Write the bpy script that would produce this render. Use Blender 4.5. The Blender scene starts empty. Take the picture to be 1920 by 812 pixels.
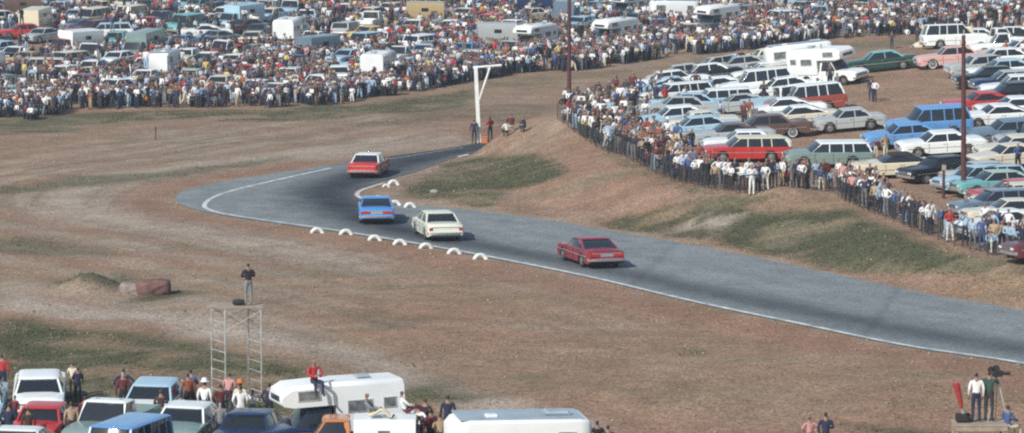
import bpy, math, random
import numpy as np
from mathutils import Vector, Matrix
R = math.radians
random.seed(7); rng = np.random.default_rng(7)
SC = bpy.context.scene
COL = SC.collection

# ------------------------------------------------------------------ camera, sky, sun, exposure
FPX, PITCH, CAMZ = 7000.0, 0.102, 21.5
cam = bpy.data.cameras.new("camera"); co = bpy.data.objects.new("camera", cam); COL.objects.link(co)
cam.sensor_width = 36.0; cam.lens = 36.0 * FPX / 1920.0; cam.clip_start = 1.0; cam.clip_end = 9000.0
co.location = (0, 0, CAMZ); co.rotation_euler = (math.pi / 2 - PITCH, 0, 0)
SC.camera = co
SUN_EL, SUN_AZ = R(37), R(218)          # azimuth clockwise from +Y: the sun stands behind and to the left
sd = Vector((math.sin(SUN_AZ) * math.cos(SUN_EL), math.cos(SUN_AZ) * math.cos(SUN_EL), math.sin(SUN_EL)))
w = bpy.data.worlds.new("World"); SC.world = w; w.use_nodes = True
nt = w.node_tree; bg = nt.nodes["Background"]
sky = nt.nodes.new("ShaderNodeTexSky"); sky.sky_type = 'NISHITA'; sky.sun_disc = False
sky.sun_elevation = SUN_EL; sky.sun_rotation = SUN_AZ; sky.altitude = 400; sky.air_density = 1.3; sky.dust_density = 1.5
nt.links.new(sky.outputs[0], bg.inputs[0]); bg.inputs[1].default_value = 0.10
sl = bpy.data.lights.new("sun", 'SUN'); sl.energy = 4.1; sl.angle = R(0.6); sl.color = (1.0, 0.96, 0.90)
so = bpy.data.objects.new("sun", sl); COL.objects.link(so)
so.rotation_euler = (-sd).to_track_quat('-Z', 'Y').to_euler(); so.location = (0, 0, 60)
SC.view_settings.view_transform = 'Standard'; SC.view_settings.look = 'None'
SC.view_settings.exposure = 0.14; SC.view_settings.gamma = 1.0; SC.view_settings.use_curve_mapping = False
SC.render.engine = 'CYCLES'
SC.cycles.pixel_filter_type = 'GAUSSIAN'; SC.cycles.filter_width = 2.5
SC.cycles.use_denoising = False; SC.cycles.max_bounces = 5; SC.cycles.volume_bounces = 0
HAZE = 0.00027

# ------------------------------------------------------------------ projection helpers
CP, SP = math.cos(PITCH), math.sin(PITCH)
def ray(px, py):
    u = (px - 960) / FPX; v = (406 - py) / FPX
    return np.array([u, CP + v * SP, -SP + v * CP])
def at_z(px, py, z):
    d = ray(px, py); t = (z - CAMZ) / d[2]
    return np.array([d[0] * t, d[1] * t, z])
def to_px(x, y, z):
    dy, dz = y, z - CAMZ
    f = dy * CP - dz * SP; u = dy * SP + dz * CP
    return 960 + FPX * x / f, 406 - FPX * u / f

# ------------------------------------------------------------------ terrain
ROAD = [((2700,838),(2700,742)),((2300,757),(2300,660)),((1920,685),(1920,584)),((1700,651),(1760,556)),((1500,610),(1570,516)),((1300,568),(1390,478)),
        ((1100,521),(1190,441)),((900,481),(1010,411)),((760,456),(870,393)),((620,434),(775,386)),((500,417),(722,382)),
        ((400,401),(688,377)),((345,387),(670,371)),((329,374),(662,365)),((350,357),(666,357)),((430,339),(686,350)),
        ((540,322),(722,339)),((660,304),(780,322)),((760,290),(832,303)),((850,277),(878,290)),((960,257),(990,273)),
        ((1060,241),(1100,258)),((1160,228),(1200,243))]
OUT = np.array([at_z(a[0], a[1], 0)[:2] for a, b in ROAD])
INN = np.array([at_z(b[0], b[1], 0)[:2] for a, b in ROAD])
def resample(P, n):
    # Catmull-Rom through the stations
    m = len(P) - 1; out = []
    for k in range(n + 1):
        t = k / n * m; i = min(int(t), m - 1); f = t - i
        p0, p1, p2, p3 = P[max(i - 1, 0)], P[i], P[i + 1], P[min(i + 2, m)]
        out.append(0.5 * ((2 * p1) + (-p0 + p2) * f + (2 * p0 - 5 * p1 + 4 * p2 - p3) * f * f + (-p0 + 3 * p1 - 3 * p2 + p3) * f ** 3))
    return np.array(out)
NS = 330
OUTS, INNS = resample(OUT, NS), resample(INN, NS)
ROADPOLY = np.vstack([OUTS[::3], INNS[::-1][::3]])
def seg_dist(P, poly, closed=True):
    best = np.full(len(P), 1e9)
    n = len(poly); rng_ = range(n if closed else n - 1)
    for i in rng_:
        a, b = poly[i], poly[(i + 1) % n]; ab = b - a; L = (ab @ ab) + 1e-12
        t = np.clip(((P - a) @ ab) / L, 0, 1)
        d = np.hypot(P[:, 0] - a[0] - t * ab[0], P[:, 1] - a[1] - t * ab[1])
        best = np.minimum(best, d)
    return best
def inside(P, poly):
    c = np.zeros(len(P), bool); n = len(poly); x, y = P[:, 0], P[:, 1]
    for i in range(n):
        x1, y1 = poly[i]; x2, y2 = poly[(i + 1) % n]
        if y1 == y2: continue
        m = ((y1 > y) != (y2 > y)) & (x < (x2 - x1) * (y - y1) / (y2 - y1) + x1)
        c ^= m
    return c
FENCE_PX = [(1045,234,2.3),(1100,262,2.15),(1180,303,2.0),(1260,338,1.9),(1320,355,1.85),(1410,366,1.8),(1500,360,1.8),(1560,362,1.7),
            (1610,388,1.6),(1660,408,1.5),(1720,438,1.45),(1790,458,1.4),(1860,478,1.35),(1925,493,1.3)]
FENCE = np.array([at_z(*p)[:2] for p in FENCE_PX])
RIDGE = np.array([at_z(*p)[:2] for p in [(906,272,1.0),(960,253,1.7),(1005,238,2.1)]])
BACK = np.array([[80,150],[80,335],[46,330]] + [list(at_z(*p)[:2]) for p in [(1760,82,5.0),(1700,92,5.0),(1560,104,4.4),(1400,128,3.6),(1230,163,3.0),(1080,196,2.6)]] + [[3.6,262]])
CREST = np.vstack([RIDGE, FENCE, [list(at_z(2100,535,1.2)[:2])], BACK])
ctrl = np.array([[*at_z(*p)] for p in FENCE_PX[::2] + [(1925,493,1.3),(906,272,1.0),(960,253,1.7),(1005,238,2.1),(1590,243,3.1),(1680,336,1.7),(1640,192,3.9),
                 (1790,122,5.0),(1230,163,3.0),(1400,128,3.6),(1560,104,4.4)]] + [[60,300,5.2],[60,200,3.0],[45,330,4.6],[30,150,1.0],[13,250,2.9]])
def phi(r): return np.sqrt(r * r + 25.0)
_K = phi(np.linalg.norm(ctrl[:, None, :2] - ctrl[None, :, :2], axis=2)) ; _K = -_K + 0
_n = len(ctrl); _A = np.zeros((_n + 3, _n + 3)); _A[:_n, :_n] = _K - 0.6 * np.eye(_n) * 1.0
_A[:_n, _n] = 1; _A[:_n, _n + 1:] = ctrl[:, :2]; _A[_n, :_n] = 1; _A[_n + 1:, :_n] = ctrl[:, :2].T
_sol = np.linalg.solve(_A, np.concatenate([ctrl[:, 2], [0, 0, 0]]))
def plateau(P):
    K = -phi(np.linalg.norm(P[:, None, :] - ctrl[None, :, :2], axis=2))
    return np.clip(K @ _sol[:_n] + _sol[_n] + P @ _sol[_n + 1:], 0.6, 6.0)
def sm(t):
    t = np.clip(t, 0, 1); return t * t * (3 - 2 * t)
def vnoise(P, s, seed=0):
    # value noise in numpy
    q = P / s + seed * 17.13; i = np.floor(q).astype(int); f = q - i; f = f * f * (3 - 2 * f)
    def h(a, b):
        n = (a * 374761393 + b * 668265263 + seed * 974634777) & 0x7fffffff
        n = ((n ^ (n >> 13)) * 1274126177) & 0x7fffffff
        return (n ^ (n >> 16)) % 10007 / 10007.0
    a, b = i[:, 0], i[:, 1]
    return (h(a, b) * (1 - f[:, 0]) + h(a + 1, b) * f[:, 0]) * (1 - f[:, 1]) + (h(a, b + 1) * (1 - f[:, 0]) + h(a + 1, b + 1) * f[:, 0]) * f[:, 1]
HUMP = at_z(165, 540, 0)[:2]
def height(P):
    P = np.asarray(P, float)
    dC = seg_dist(P, CREST); inC = inside(P, CREST); dC = np.where(inC, 0, dC)
    dR = seg_dist(P, ROADPOLY); inR = inside(P, ROADPOLY); dR = np.where(inR, 0, np.maximum(dR - 0.6, 0))
    t = np.maximum(dC / (dC + dR + 1e-6), dC / 17.0)
    near = dC < 20
    z = np.zeros(len(P))
    z[near] = plateau(P[near]) * (1 - sm(t[near] * 0.98 + 0.0))
    z = np.where(t >= 1, 0, z)
    far = 3.6 * sm((P[:, 1] - 300 - 0.05 * P[:, 0]) / 125.0) + 0.012 * np.maximum(P[:, 1] - 430, 0).clip(0, 2500)
    far = np.minimum(far, 14)
    z = np.maximum(z, far)
    z -= 0.45 * sm((144 - P[:, 1]) / 8.0)
    und = (vnoise(P, 9.0, 1) - .5) * .35 + (vnoise(P, 3.2, 2) - .5) * .14
    z += und * sm(dR / 5.0) * np.where(inC, .35, 1.0)
    # grassy hump beside the rock on the left
    q = (P - HUMP) / np.array([2.0, 3.4]); r = np.hypot(q[:, 0], q[:, 1])
    cut = sm((P[:, 0] - (HUMP[0] + 1.55)) / 0.25)
    z += 0.75 * (1 - sm(r)) * (1 - cut)
    # small mounds on the bank below the fence
    for (px, py, h, rx, ry) in [(1480, 385, .45, 2.6, 3.5), (1330, 410, .3, 2.2, 4), (880, 340, .25, 3.2, 7), (1620, 450, .3, 3, 4)]:
        c = at_z(px, py, 1.2)[:2]; q = (P - c) / np.array([rx, ry]); z += h * (1 - sm(np.hypot(q[:, 0], q[:, 1]))) * sm(dR / 3.0)
    return z
xs = np.concatenate([[-3000, -1200, -500, -250, -150, -105], np.arange(-80, 80.1, 0.55), [105, 150, 250, 500, 1200, 3000]])
ys = np.concatenate([[-400, -100, 0, 60, 95], np.arange(112, 300, 0.6), np.arange(300, 470, 0.9), [480, 500, 540, 620, 800, 1200, 2000, 3500]])
GX, GY = np.meshgrid(xs, ys); GP = np.stack([GX.ravel(), GY.ravel()], 1)
GZ = height(GP).reshape(GX.shape)
def hgt(x, y):
    x = np.atleast_1d(x).astype(float); y = np.atleast_1d(y).astype(float)
    i = np.clip(np.searchsorted(xs, x) - 1, 0, len(xs) - 2); j = np.clip(np.searchsorted(ys, y) - 1, 0, len(ys) - 2)
    fx = (x - xs[i]) / (xs[i + 1] - xs[i]); fy = (y - ys[j]) / (ys[j + 1] - ys[j])
    return (GZ[j, i] * (1 - fx) + GZ[j, i + 1] * fx) * (1 - fy) + (GZ[j + 1, i] * (1 - fx) + GZ[j + 1, i + 1] * fx) * fy
def G(px, py):
    d = ray(px, py); t = np.arange(110, 620, 0.25)
    z = CAMZ + d[2] * t; h = hgt(d[0] * t, d[1] * t); k = np.argmax(z <= h)
    if z[k] > h[k]: k = len(t) - 1
    a, b = t[max(k - 1, 0)], t[k]
    for _ in range(12):
        m = (a + b) / 2
        if CAMZ + d[2] * m <= hgt(d[0] * m, d[1] * m)[0]: b = m
        else: a = m
    return np.array([d[0] * b, d[1] * b, float(hgt(d[0] * b, d[1] * b)[0])])
def gz(x, y): return float(hgt(x, y)[0])
def normal(x, y, e=1.5):
    return Vector(((gz(x - e, y) - gz(x + e, y)) / (2 * e), (gz(x, y - e) - gz(x, y + e)) / (2 * e), 1)).normalized()

# ------------------------------------------------------------------ materials
def srgb(r, g, b):
    f = lambda c: (c / 255 / 12.92) if c / 255 <= .04045 else ((c / 255 + .055) / 1.055) ** 2.4
    return (f(r), f(g), f(b), 1)
MATS = {}
def mat(name, col, rough=.6, metal=0., coat=0., noise=0., nscale=6.0, spec=.5):
    if name in MATS: return MATS[name]
    m = bpy.data.materials.new(name); m.use_nodes = True; n = m.node_tree; b = n.nodes["Principled BSDF"]
    c = col if len(col) == 4 else (*col, 1)
    b.inputs["Base Color"].default_value = c; b.inputs["Roughness"].default_value = rough; b.inputs["Metallic"].default_value = metal
    b.inputs["Coat Weight"].default_value = coat; b.inputs["Coat Roughness"].default_value = .08; b.inputs["Specular IOR Level"].default_value = spec
    tc = n.nodes.new("ShaderNodeTexCoord"); nz = n.nodes.new("ShaderNodeTexNoise"); nz.inputs["Scale"].default_value = nscale; nz.inputs["Detail"].default_value = 4
    n.links.new(tc.outputs["Object"], nz.inputs["Vector"])
    mr = n.nodes.new("ShaderNodeMapRange"); mr.inputs[1].default_value = .3; mr.inputs[2].default_value = .7
    mr.inputs[3].default_value = 1 - max(noise, .03); mr.inputs[4].default_value = 1 + max(noise, .03) * .6
    mx = n.nodes.new("ShaderNodeVectorMath"); mx.operation = 'SCALE'; mx.inputs[0].default_value = c[:3]
    n.links.new(nz.outputs[0], mr.inputs[0]); n.links.new(mr.outputs[0], mx.inputs["Scale"]); n.links.new(mx.outputs[0], b.inputs["Base Color"])
    MATS[name] = m; return m
PAINT = {  # name: linear colour
 'racing blue': (.06,.25,.62), 'crimson': (.22,.02,.032), 'ice white': (.72,.74,.62),  'white': (.82,.86,.85), 'cream': (.70,.64,.47), 'ivory': (.66,.62,.50), 'pale blue': (.38,.56,.68), 'sky blue': (.13,.32,.62), 'bright blue': (.03,.22,.62), 'navy blue': (.015,.03,.09),
 'pale green': (.36,.50,.42), 'turquoise': (.16,.42,.42), 'dark green': (.02,.06,.045), 'grey green': (.20,.29,.27), 'silver grey': (.42,.45,.45), 'dark grey': (.06,.065,.075),
 'black': (.012,.012,.016), 'maroon': (.13,.03,.035), 'red': (.50,.035,.03), 'rusty red': (.30,.06,.04), 'pink': (.66,.40,.37), 'tan': (.45,.34,.18), 'brown': (.12,.07,.055), 'orange': (.55,.20,.05), 'yellow': (.62,.46,.12), 'blue grey': (.13,.19,.26)}
def paint(c): return mat("paint_" + c.replace(' ', '_'), PAINT[c], .32, 0, .5, .05, 1.3)
M = dict(glass=mat("car_glass", (.018,.022,.028), .07, 0, .3, .1), tyre=mat("tyre_rubber", (.018,.017,.017), .85, 0, 0, .25), chrome=mat("chrome", (.80,.81,.82), .30, .85, 0, .05),
  hub=mat("hubcap", (.55,.56,.57), .3, .9, 0, .1), under=mat("underbody", (.012,.011,.011), .9), lamp=mat("lamp_glass", (.75,.78,.78), .15, 0, .6), tail=mat("tail_lens", (.45,.02,.015), .25, 0, .5),
  grille=mat("grille_metal", (.14,.14,.15), .35, .6, 0, .3, 30), cloth_top=mat("black_canvas", (.02,.02,.022), .8, 0, 0, .2), alu=mat("trailer_white", (.74,.77,.77), .5, 0, 0, .06, .8),
  roofalu=mat("trailer_roof", (.42,.50,.55), .38, .3, 0, .18, 1.0), curtain=mat("curtained_glass", (.16,.18,.18), .15, 0, .3, .5, 4.), wire=mat("wire", (.06,.06,.07), .6, .4), 
  steel=mat("scaffold_steel", (.48,.49,.48), .5, .3, 0, .35, 3), wood=mat("grey_plank", (.33,.27,.21), .8, 0, 0, .3, 3), whitewood=mat("white_painted_wood", (.72,.74,.72), .65, 0, 0, .15, 2),
  polewood=mat("creosoted_pole", (.085,.032,.03), .85, 0, 0, .35, 2), whiterubber=mat("whitewashed_rubber", (.68,.70,.68), .7, 0, 0, .45, 5), stripe=mat("red_stripe", (.42,.05,.04), .5), 
  skin=mat("skin", (.27,.155,.115), .6), boot=mat("shoe_leather", (.03,.022,.018), .6), rock=mat("reddish_rock", (.16,.085,.075), .9, 0, 0, .4, 3), litter=mat("pale_board", (.45,.46,.43), .8, 0, 0, .2))

# ------------------------------------------------------------------ mesh builder
class MB:
    def __init__(s): s.v, s.f, s.m = [], [], []
    def add(s, vs, fs, m):
        o = len(s.v); s.v += [tuple(p) for p in vs]; s.f += [tuple(i + o for i in f) for f in fs]; s.m += [m] * len(fs)
    def box(s, c, d, m, b=0.0, taper=1.0, rz=0.0):
        x, y, z = d[0] / 2, d[1] / 2, d[2] / 2
        b = min(b, x * .9, y * .9, z * .9)
        if b <= 0:
            vs = [(sx * x * (taper if sz > 0 else 1), sy * y * (taper if sz > 0 else 1), sz * z) for sz in (-1, 1) for sx, sy in ((-1, -1), (1, -1), (1, 1), (-1, 1))]
            fs = [(0, 3, 2, 1), (4, 5, 6, 7), (0, 1, 5, 4), (1, 2, 6, 5), (2, 3, 7, 6), (3, 0, 4, 7)]
        else:
            rings = []
            for zz, ins in ((-z, b), (-z + b, 0), (z - b, 0), (z, b)):
                k = taper if zz > 0 else 1
                rings.append([((sx * (x - (b if e else 0)) * 1.0 + (0)) * k - sx * ins * 0, (sy * (y - (0 if e else b))) * k, zz) if ins == 0 else (sx * (x - b) * k, sy * (y - b) * k, zz)
                              for sx, sy, e in ((-1, -1, 1), (1, -1, 1), (1, -1, 0), (1, 1, 0), (1, 1, 1), (-1, 1, 1), (-1, 1, 0), (-1, -1, 0))])
            vs = [p for r in rings for p in r]; fs = []
            for r in range(3):
                for k in range(8): fs.append((r * 8 + k, r * 8 + (k + 1) % 8, r * 8 + 8 + (k + 1) % 8, r * 8 + 8 + k))
            fs.append(tuple(range(7, -1, -1))); fs.append(tuple(range(24, 32)))
        ca, sa = math.cos(rz), math.sin(rz)
        vs = [(p[0] * ca - p[1] * sa + c[0], p[0] * sa + p[1] * ca + c[1], p[2] + c[2]) for p in vs]
        s.add(vs, fs, m)
    def bar(s, a, b, wx, wy, m):
        vs = [(p[0] + sx * wx / 2, p[1] + sy * wy / 2, p[2]) for p in (a, b) for sx, sy in ((-1, -1), (1, -1), (1, 1), (-1, 1))]
        s.add(vs, [(0, 3, 2, 1), (4, 5, 6, 7), (0, 1, 5, 4), (1, 2, 6, 5), (2, 3, 7, 6), (3, 0, 4, 7)], m)
    def tube(s, a, b, r0, m, r1=None, n=8, cap=True):
        a, b = Vector(a), Vector(b); r1 = r0 if r1 is None else r1; d = (b - a).normalized()
        u = d.orthogonal().normalized(); v = d.cross(u)
        vs = [tuple(p + (u * math.cos(2 * math.pi * k / n) + v * math.sin(2 * math.pi * k / n)) * r) for p, r in ((a, r0), (b, r1)) for k in range(n)]
        fs = [(k, (k + 1) % n, n + (k + 1) % n, n + k) for k in range(n)]
        if cap: fs += [tuple(range(n - 1, -1, -1)), tuple(range(n, 2 * n))]
        s.add(vs, fs, m)
    def loft(s, rings, m, caps=True, closed=True):
        n = len(rings[0]); vs = [p for r in rings for p in r]; fs = []; kk = n if closed else n - 1
        for i in range(len(rings) - 1):
            for k in range(kk): fs.append((i * n + k, i * n + (k + 1) % n, (i + 1) * n + (k + 1) % n, (i + 1) * n + k))
        if caps: fs += [tuple(range(n - 1, -1, -1)), tuple((len(rings) - 1) * n + k for k in range(n))]
        s.add(vs, fs, m)
    def mesh(s, name, smooth=35):
        me = bpy.data.meshes.new(name); me.from_pydata(s.v, [], s.f)
        keys = []
        for k in s.m:
            if k not in keys: keys.append(k)
        for k in keys: me.materials.append(k if not isinstance(k, str) else (M[k] if k in M else None))
        me.polygons.foreach_set("material_index", [keys.index(k) for k in s.m])
        import bmesh
        bm = bmesh.new(); bm.from_mesh(me); bmesh.ops.recalc_face_normals(bm, faces=bm.faces); bm.to_mesh(me); bm.free()
        if smooth:
            me.shade_smooth(); me.set_sharp_from_angle(angle=R(smooth))
        me["keys"] = [k if isinstance(k, str) else k.name for k in keys]
        return me
def link(name, data, parent=None, loc=(0, 0, 0)):
    o = bpy.data.objects.new(name, data); COL.objects.link(o); o.location = loc
    if parent is not None: o.parent = parent
    return o
def tag(o, label=None, cat=None, group=None, kind=None):
    for k, v in (('label', label), ('category', cat), ('group', group), ('kind', kind)):
        if v: o[k] = v
    return o
def rrect(x0, x1, hw, r, z, n=3, crown=0.0):
    """rounded rectangle outline in plan"""
    out = []; r = min(r, hw * .95, (x1 - x0) * .45)
    for cx, cy, a0 in ((x1 - r, hw - r, 0), (x0 + r, hw - r, 90), (x0 + r, -hw + r, 180), (x1 - r, -hw + r, 270)):
        for k in range(n + 1):
            a = R(a0 + 90 * k / n); out.append((cx + r * math.cos(a), cy + r * math.sin(a), z))
    return out

# ------------------------------------------------------------------ vehicles
WR = .35
def wheel_mesh(white=False):
    b = MB(); n = 18; prof = [(-.10, .20), (-.105, .31), (-.07, WR), (.07, WR), (.105, .31), (.10, .20)]
    b.loft([[(math.cos(2 * math.pi * k / n) * r, y, math.sin(2 * math.pi * k / n) * r) for k in range(n)] for y, r in prof], 'tyre', caps=False)
    for s in (-1, 1):
        pr = [(s * .10, .205), (s * .085, .19), (s * .10, .11), (s * .125, .05)]
        b.loft([[(math.cos(2 * math.pi * k / n) * r, y, math.sin(2 * math.pi * k / n) * r) for k in range(n)] for y, r in pr], 'hub', caps=True)
        if white: b.loft([[(math.cos(2 * math.pi * k / n) * r, s * y, math.sin(2 * math.pi * k / n) * r) for k in range(n)] for y, r in ((.107, .29), (.106, .235))], 'whiterubber', caps=False)
    return b.mesh("wheel")
WHEEL, WWHEEL = wheel_mesh(), wheel_mesh(True)

def interp(tab, x):
    for (x0, v0), (x1, v1) in zip(tab, tab[1:]):
        if x <= x1: return v0 + (v1 - v0) * max(0, (x - x0)) / (x1 - x0)
    return tab[-1][1]
def lower_body(b, L, W, axf, axr, deck, shoulder, zlow=.26, m='PAINT', ends=.10):
    """hull with wheel arches, one loft along x"""
    xsn = set([-L / 2, -L / 2 + .05, -L / 2 + .18, L / 2 - .18, L / 2 - .05, L / 2])
    for t, _ in deck: xsn.add(t)
    ra = WR + .06
    for c in (axf, axr):
        for k in range(9): xsn.add(round(c - ra + 2 * ra * k / 8, 4))
    for k in range(13): xsn.add(-L / 2 + L * k / 12)
    rings = []
    for x in sorted(xsn):
        e = min((x + L / 2), (L / 2 - x)); q = max(0, 1 - e / .2)
        hw = W / 2 * (1 - .07 * q * q) * (1 - .05 * max(0, abs(x) / (L / 2) - .55))
        zb = zlow + .10 * q
        for c in (axf, axr):
            if abs(x - c) < ra: zb = max(zb, WR + math.sqrt(ra * ra - (x - c) ** 2) * .95)
        zd = interp(deck, x) - .04 * q * q; zs = interp(shoulder, x) - .05 * q * q
        zs = max(zs, zb + .04); zd = max(zd, zb + .05)
        zm = zb + (zs - zb) * .55
        half = [(hw * .86, zb + .02), (hw * .985, zb), (hw, zm), (hw * .985, zs - .06 * min(1, (zs - zb))), (hw * .93, zs), (hw * .5, zd - .005)]
        ring = [(x, y, z) for y, z in half] + [(x, 0, zd)] + [(x, -y, z) for y, z in reversed(half)]
        rings.append(ring)
    b.loft(rings, m, caps=True)
def box_under(b, L, W, z0=.2, z1=.55):
    for s in (-1, 1):
        for x in (.98, -.12, -1.02):
            b.box((x, s * W / 2 * .985, .60), (.014, .05, .52), 'under')
        b.box((.05, s * (W / 2 + .006), .80), (.16, .02, .025), 'chrome')
    b.box((0, 0, (z0 + z1) / 2), (L * .9, W * .62, z1 - z0), 'under')
def ends(parts, L, W, zb=.48, front=True, pair=True, tailkind='box', tz=.70):
    for s, nm in ((1, 'bumper'), (-1, 'bumper')):
        b = MB(); x = s * (L / 2 + .05)
        b.loft([[(x - s * .16 * (abs(y) / (W / 2)) ** 4 + s * dx, y, zb + dz) for dx, dz in ((-.05, -.08), (.05, -.06), (.06, .04), (-.05, .08))] for y in np.linspace(-W / 2 * 1.0, W / 2 * 1.0, 9)], 'chrome')
        parts.append(('bumper', b.mesh('bumper'), (0, 0, 0), None))
    b = MB(); x = L / 2
    b.box((x - .005, 0, .68), (.05, W * .66, .17), 'grille', .01)
    for k in range(4): b.box((x + .022, 0, .615 + .043 * k), (.012, W * .66, .012), 'chrome')
    parts.append(('grille', b.mesh('grille'), (0, 0, 0), None))
    for sy in (-1, 1):
        b = MB(); offs = (0, .19) if pair else (0,)
        for o_ in offs:
            y = sy * (W / 2 - .17 - o_)
            b.tube((x - .04, y, .69), (x + .022, y, .69), .088, 'chrome', n=12); b.tube((x + .01, y, .69), (x + .034, y, .69), .072, 'lamp', .055, n=12)
        parts.append(('headlight', b.mesh('headlight'), (0, 0, 0), None))
        b = MB()
        if tailkind == 'wide' and sy > 0:
            tb_ = MB(); tb_.box((-x - .006, 0, tz + .005), (.03, W * .34, .13), 'chrome', .004); parts.append(('tail_panel', tb_.mesh('tail_panel'), (0, 0, 0), None))
        if tailkind == 'round':
            for o_ in (0, .2): b.tube((-x + .04, sy * (W / 2 - .2 - o_), tz), (-x - .025, sy * (W / 2 - .2 - o_), tz), .085, 'chrome', n=12); b.tube((-x, sy * (W / 2 - .2 - o_), tz), (-x - .035, sy * (W / 2 - .2 - o_), tz), .062, 'tail', n=12)
        elif tailkind == 'wide': b.box((-x - .005, sy * (W / 2 - .36), tz), (.05, .55, .13), 'tail', .01)
        else: b.box((-x - .005, sy * (W / 2 - .18), tz), (.05, .2, .15), 'tail', .015)
        parts.append(('tail_light', b.mesh('tail_light'), (0, 0, 0), None))
def wheels(parts, axf, axr, W, white=False, loc_y=None):
    y = loc_y or (W / 2 - .13)
    for x in (axf, axr):
        for s in (-1, 1): parts.append(('wheel', WWHEEL if white else WHEEL, (x, s * y, WR), None))
def greenhouse(parts, xr0, xr1, xf1, xf0, W, zb, zt, pillars, roofm='ROOF', rr=.22, cw=.30, sail=None, tb=.93, tt=.74, mid=False):
    """glass block, roof with pillars"""
    n = 3; wb, wt = W / 2 * tb, W / 2 * tt
    lo = rrect(xr0, xf0, wb, rr, zb - .03, n); hi = rrect(xr1, xf1, wt, rr * .8, zt - .05, n)
    b = MB(); b.loft([lo, [tuple(np.array(p) * .5 + np.array(q) * .5 + np.array([0, math.copysign(.015, p[1]), 0])) for p, q in zip(lo, hi)], hi], 'glass')
    parts.append(('windows', b.mesh('windows', 50), (0, 0, 0), None))
    b = MB()
    b.loft([rrect(xr1 - .03, xf1 + .03, wt + .03, rr, zt - .07, n), rrect(xr1 - .05, xf1 + .05, wt + .045, rr, zt - .045, n), rrect(xr1 + .0, xf1 - .0, wt + .01, rr, zt - .015, n), rrect(xr1 + .2, xf1 - .2, wt - .14, rr * .8, zt + .012, n), rrect(xr1 + .5, xf1 - .5, wt - .4, rr * .5, zt + .02, n)], roofm)
    if mid:
        b.bar((xf0 - .01, 0, zb - .02), (xf1 + .01, 0, zt - .05), .05, .07, roofm); b.bar((xr0 + .01, 0, zb - .02), (xr1 - .01, 0, zt - .05), .05, .07, roofm)
    for s in (-1, 1):
        b.bar((xf0 - .11, s * (wb - .05), zb - .02), (xf1 - .06, s * (wt - .02), zt - .05), .07, .07, roofm)
        if sail: 
            b.bar((xr0 + sail / 2 + .02, s * (wb - .04), zb - .02), (xr1 + sail * .45, s * (wt - .0), zt - .05), sail, .06, roofm)
        else: b.bar((xr0 + cw / 2, s * (wb - .045), zb - .02), (xr1 + cw / 2 - .02, s * (wt - .015), zt - .05), cw, .065, roofm)
        for p in pillars:
            f = p; b.bar((f, s * (wb + .005), zb - .02), (f * .97, s * (wt + .012), zt - .05), .06, .03, roofm)
        # drip rail / belt chrome
        b.bar((xr0 + .05, s * (W / 2 * .955), zb - .015), (xr0 + .06, s * (W / 2 * .955), zb), .02, .02, roofm)
    parts.append(('roof', b.mesh('roof'), (0, 0, 0), None))
def trim(parts, L, W, z=.62):
    b = MB()
    b.box((-L / 2 - .012, 0, .80), (.02, W * .8, .035), 'chrome')
    for s in (-1, 1): b.box((0, s * (W / 2 + .002), z), (L * .86, .02, .035), 'chrome')
    parts.append(('side_trim', b.mesh('side_trim'), (0, 0, 0), None))

def build_sedan(L=5.3, W=1.95, zt=1.42, hood=.94, trunk=.97, xr=(-1.6, -.98), xf=(.62, 1.25), pil=(-.18,), tail='box', sail=None, fins=0., white=False):
    P = []; b = MB(); axf, axr = L * .31, -L * .27
    deck = [(-L / 2, trunk - .10), (-L / 2 + .25, trunk), (xr[0], trunk + .03), (xf[1], hood + .05), (L / 2 - .35, hood - .03), (L / 2, hood - .14)]
    sh = [(-L / 2, trunk - .10 + fins), (-L / 2 + .4, trunk - .03 + fins * .7), (xr[0] + .2, trunk - .02), (xf[1], hood), (L / 2 - .35, hood - .05), (L / 2, hood - .12)]
    lower_body(b, L, W, axf, axr, deck, sh); box_under(b, L, W)
    P.append(('body', b.mesh('body'), (0, 0, 0), None))
    greenhouse(P, xr[0], xr[1], xf[0], xf[1], W, (hood + trunk) / 2 + .01, zt, pil, sail=sail)
    ends(P, L, W, tailkind=tail); wheels(P, axf, axr, W, white); trim(P, L, W)
    return P
def build_wagon(L=5.2, W=1.95, zt=1.48, hood=.93, tall=0.):
    P = []; b = MB(); axf, axr = L * .31, -L * .25; belt = .96 + tall * .5
    deck = [(-L / 2, belt - .08), (-L / 2 + .1, belt), (1.2, belt), (1.3, hood + .03 + tall * .4), (L / 2 - .35, hood - .03 + tall * .4), (L / 2, hood - .14 + tall * .4)]
    lower_body(b, L, W, axf, axr, deck, [(x, z - .02) for x, z in deck]); box_under(b, L, W)
    P.append(('body', b.mesh('body'), (0, 0, 0), None))
    greenhouse(P, -L / 2 + .12, -L / 2 + .38, .62, 1.22, W, belt + .01, zt + tall, (-1.35, -.75, .1), cw=.14, rr=.14, tt=.80)
    ends(P, L, W); wheels(P, axf, axr, W); trim(P, L, W)
    return P
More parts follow.
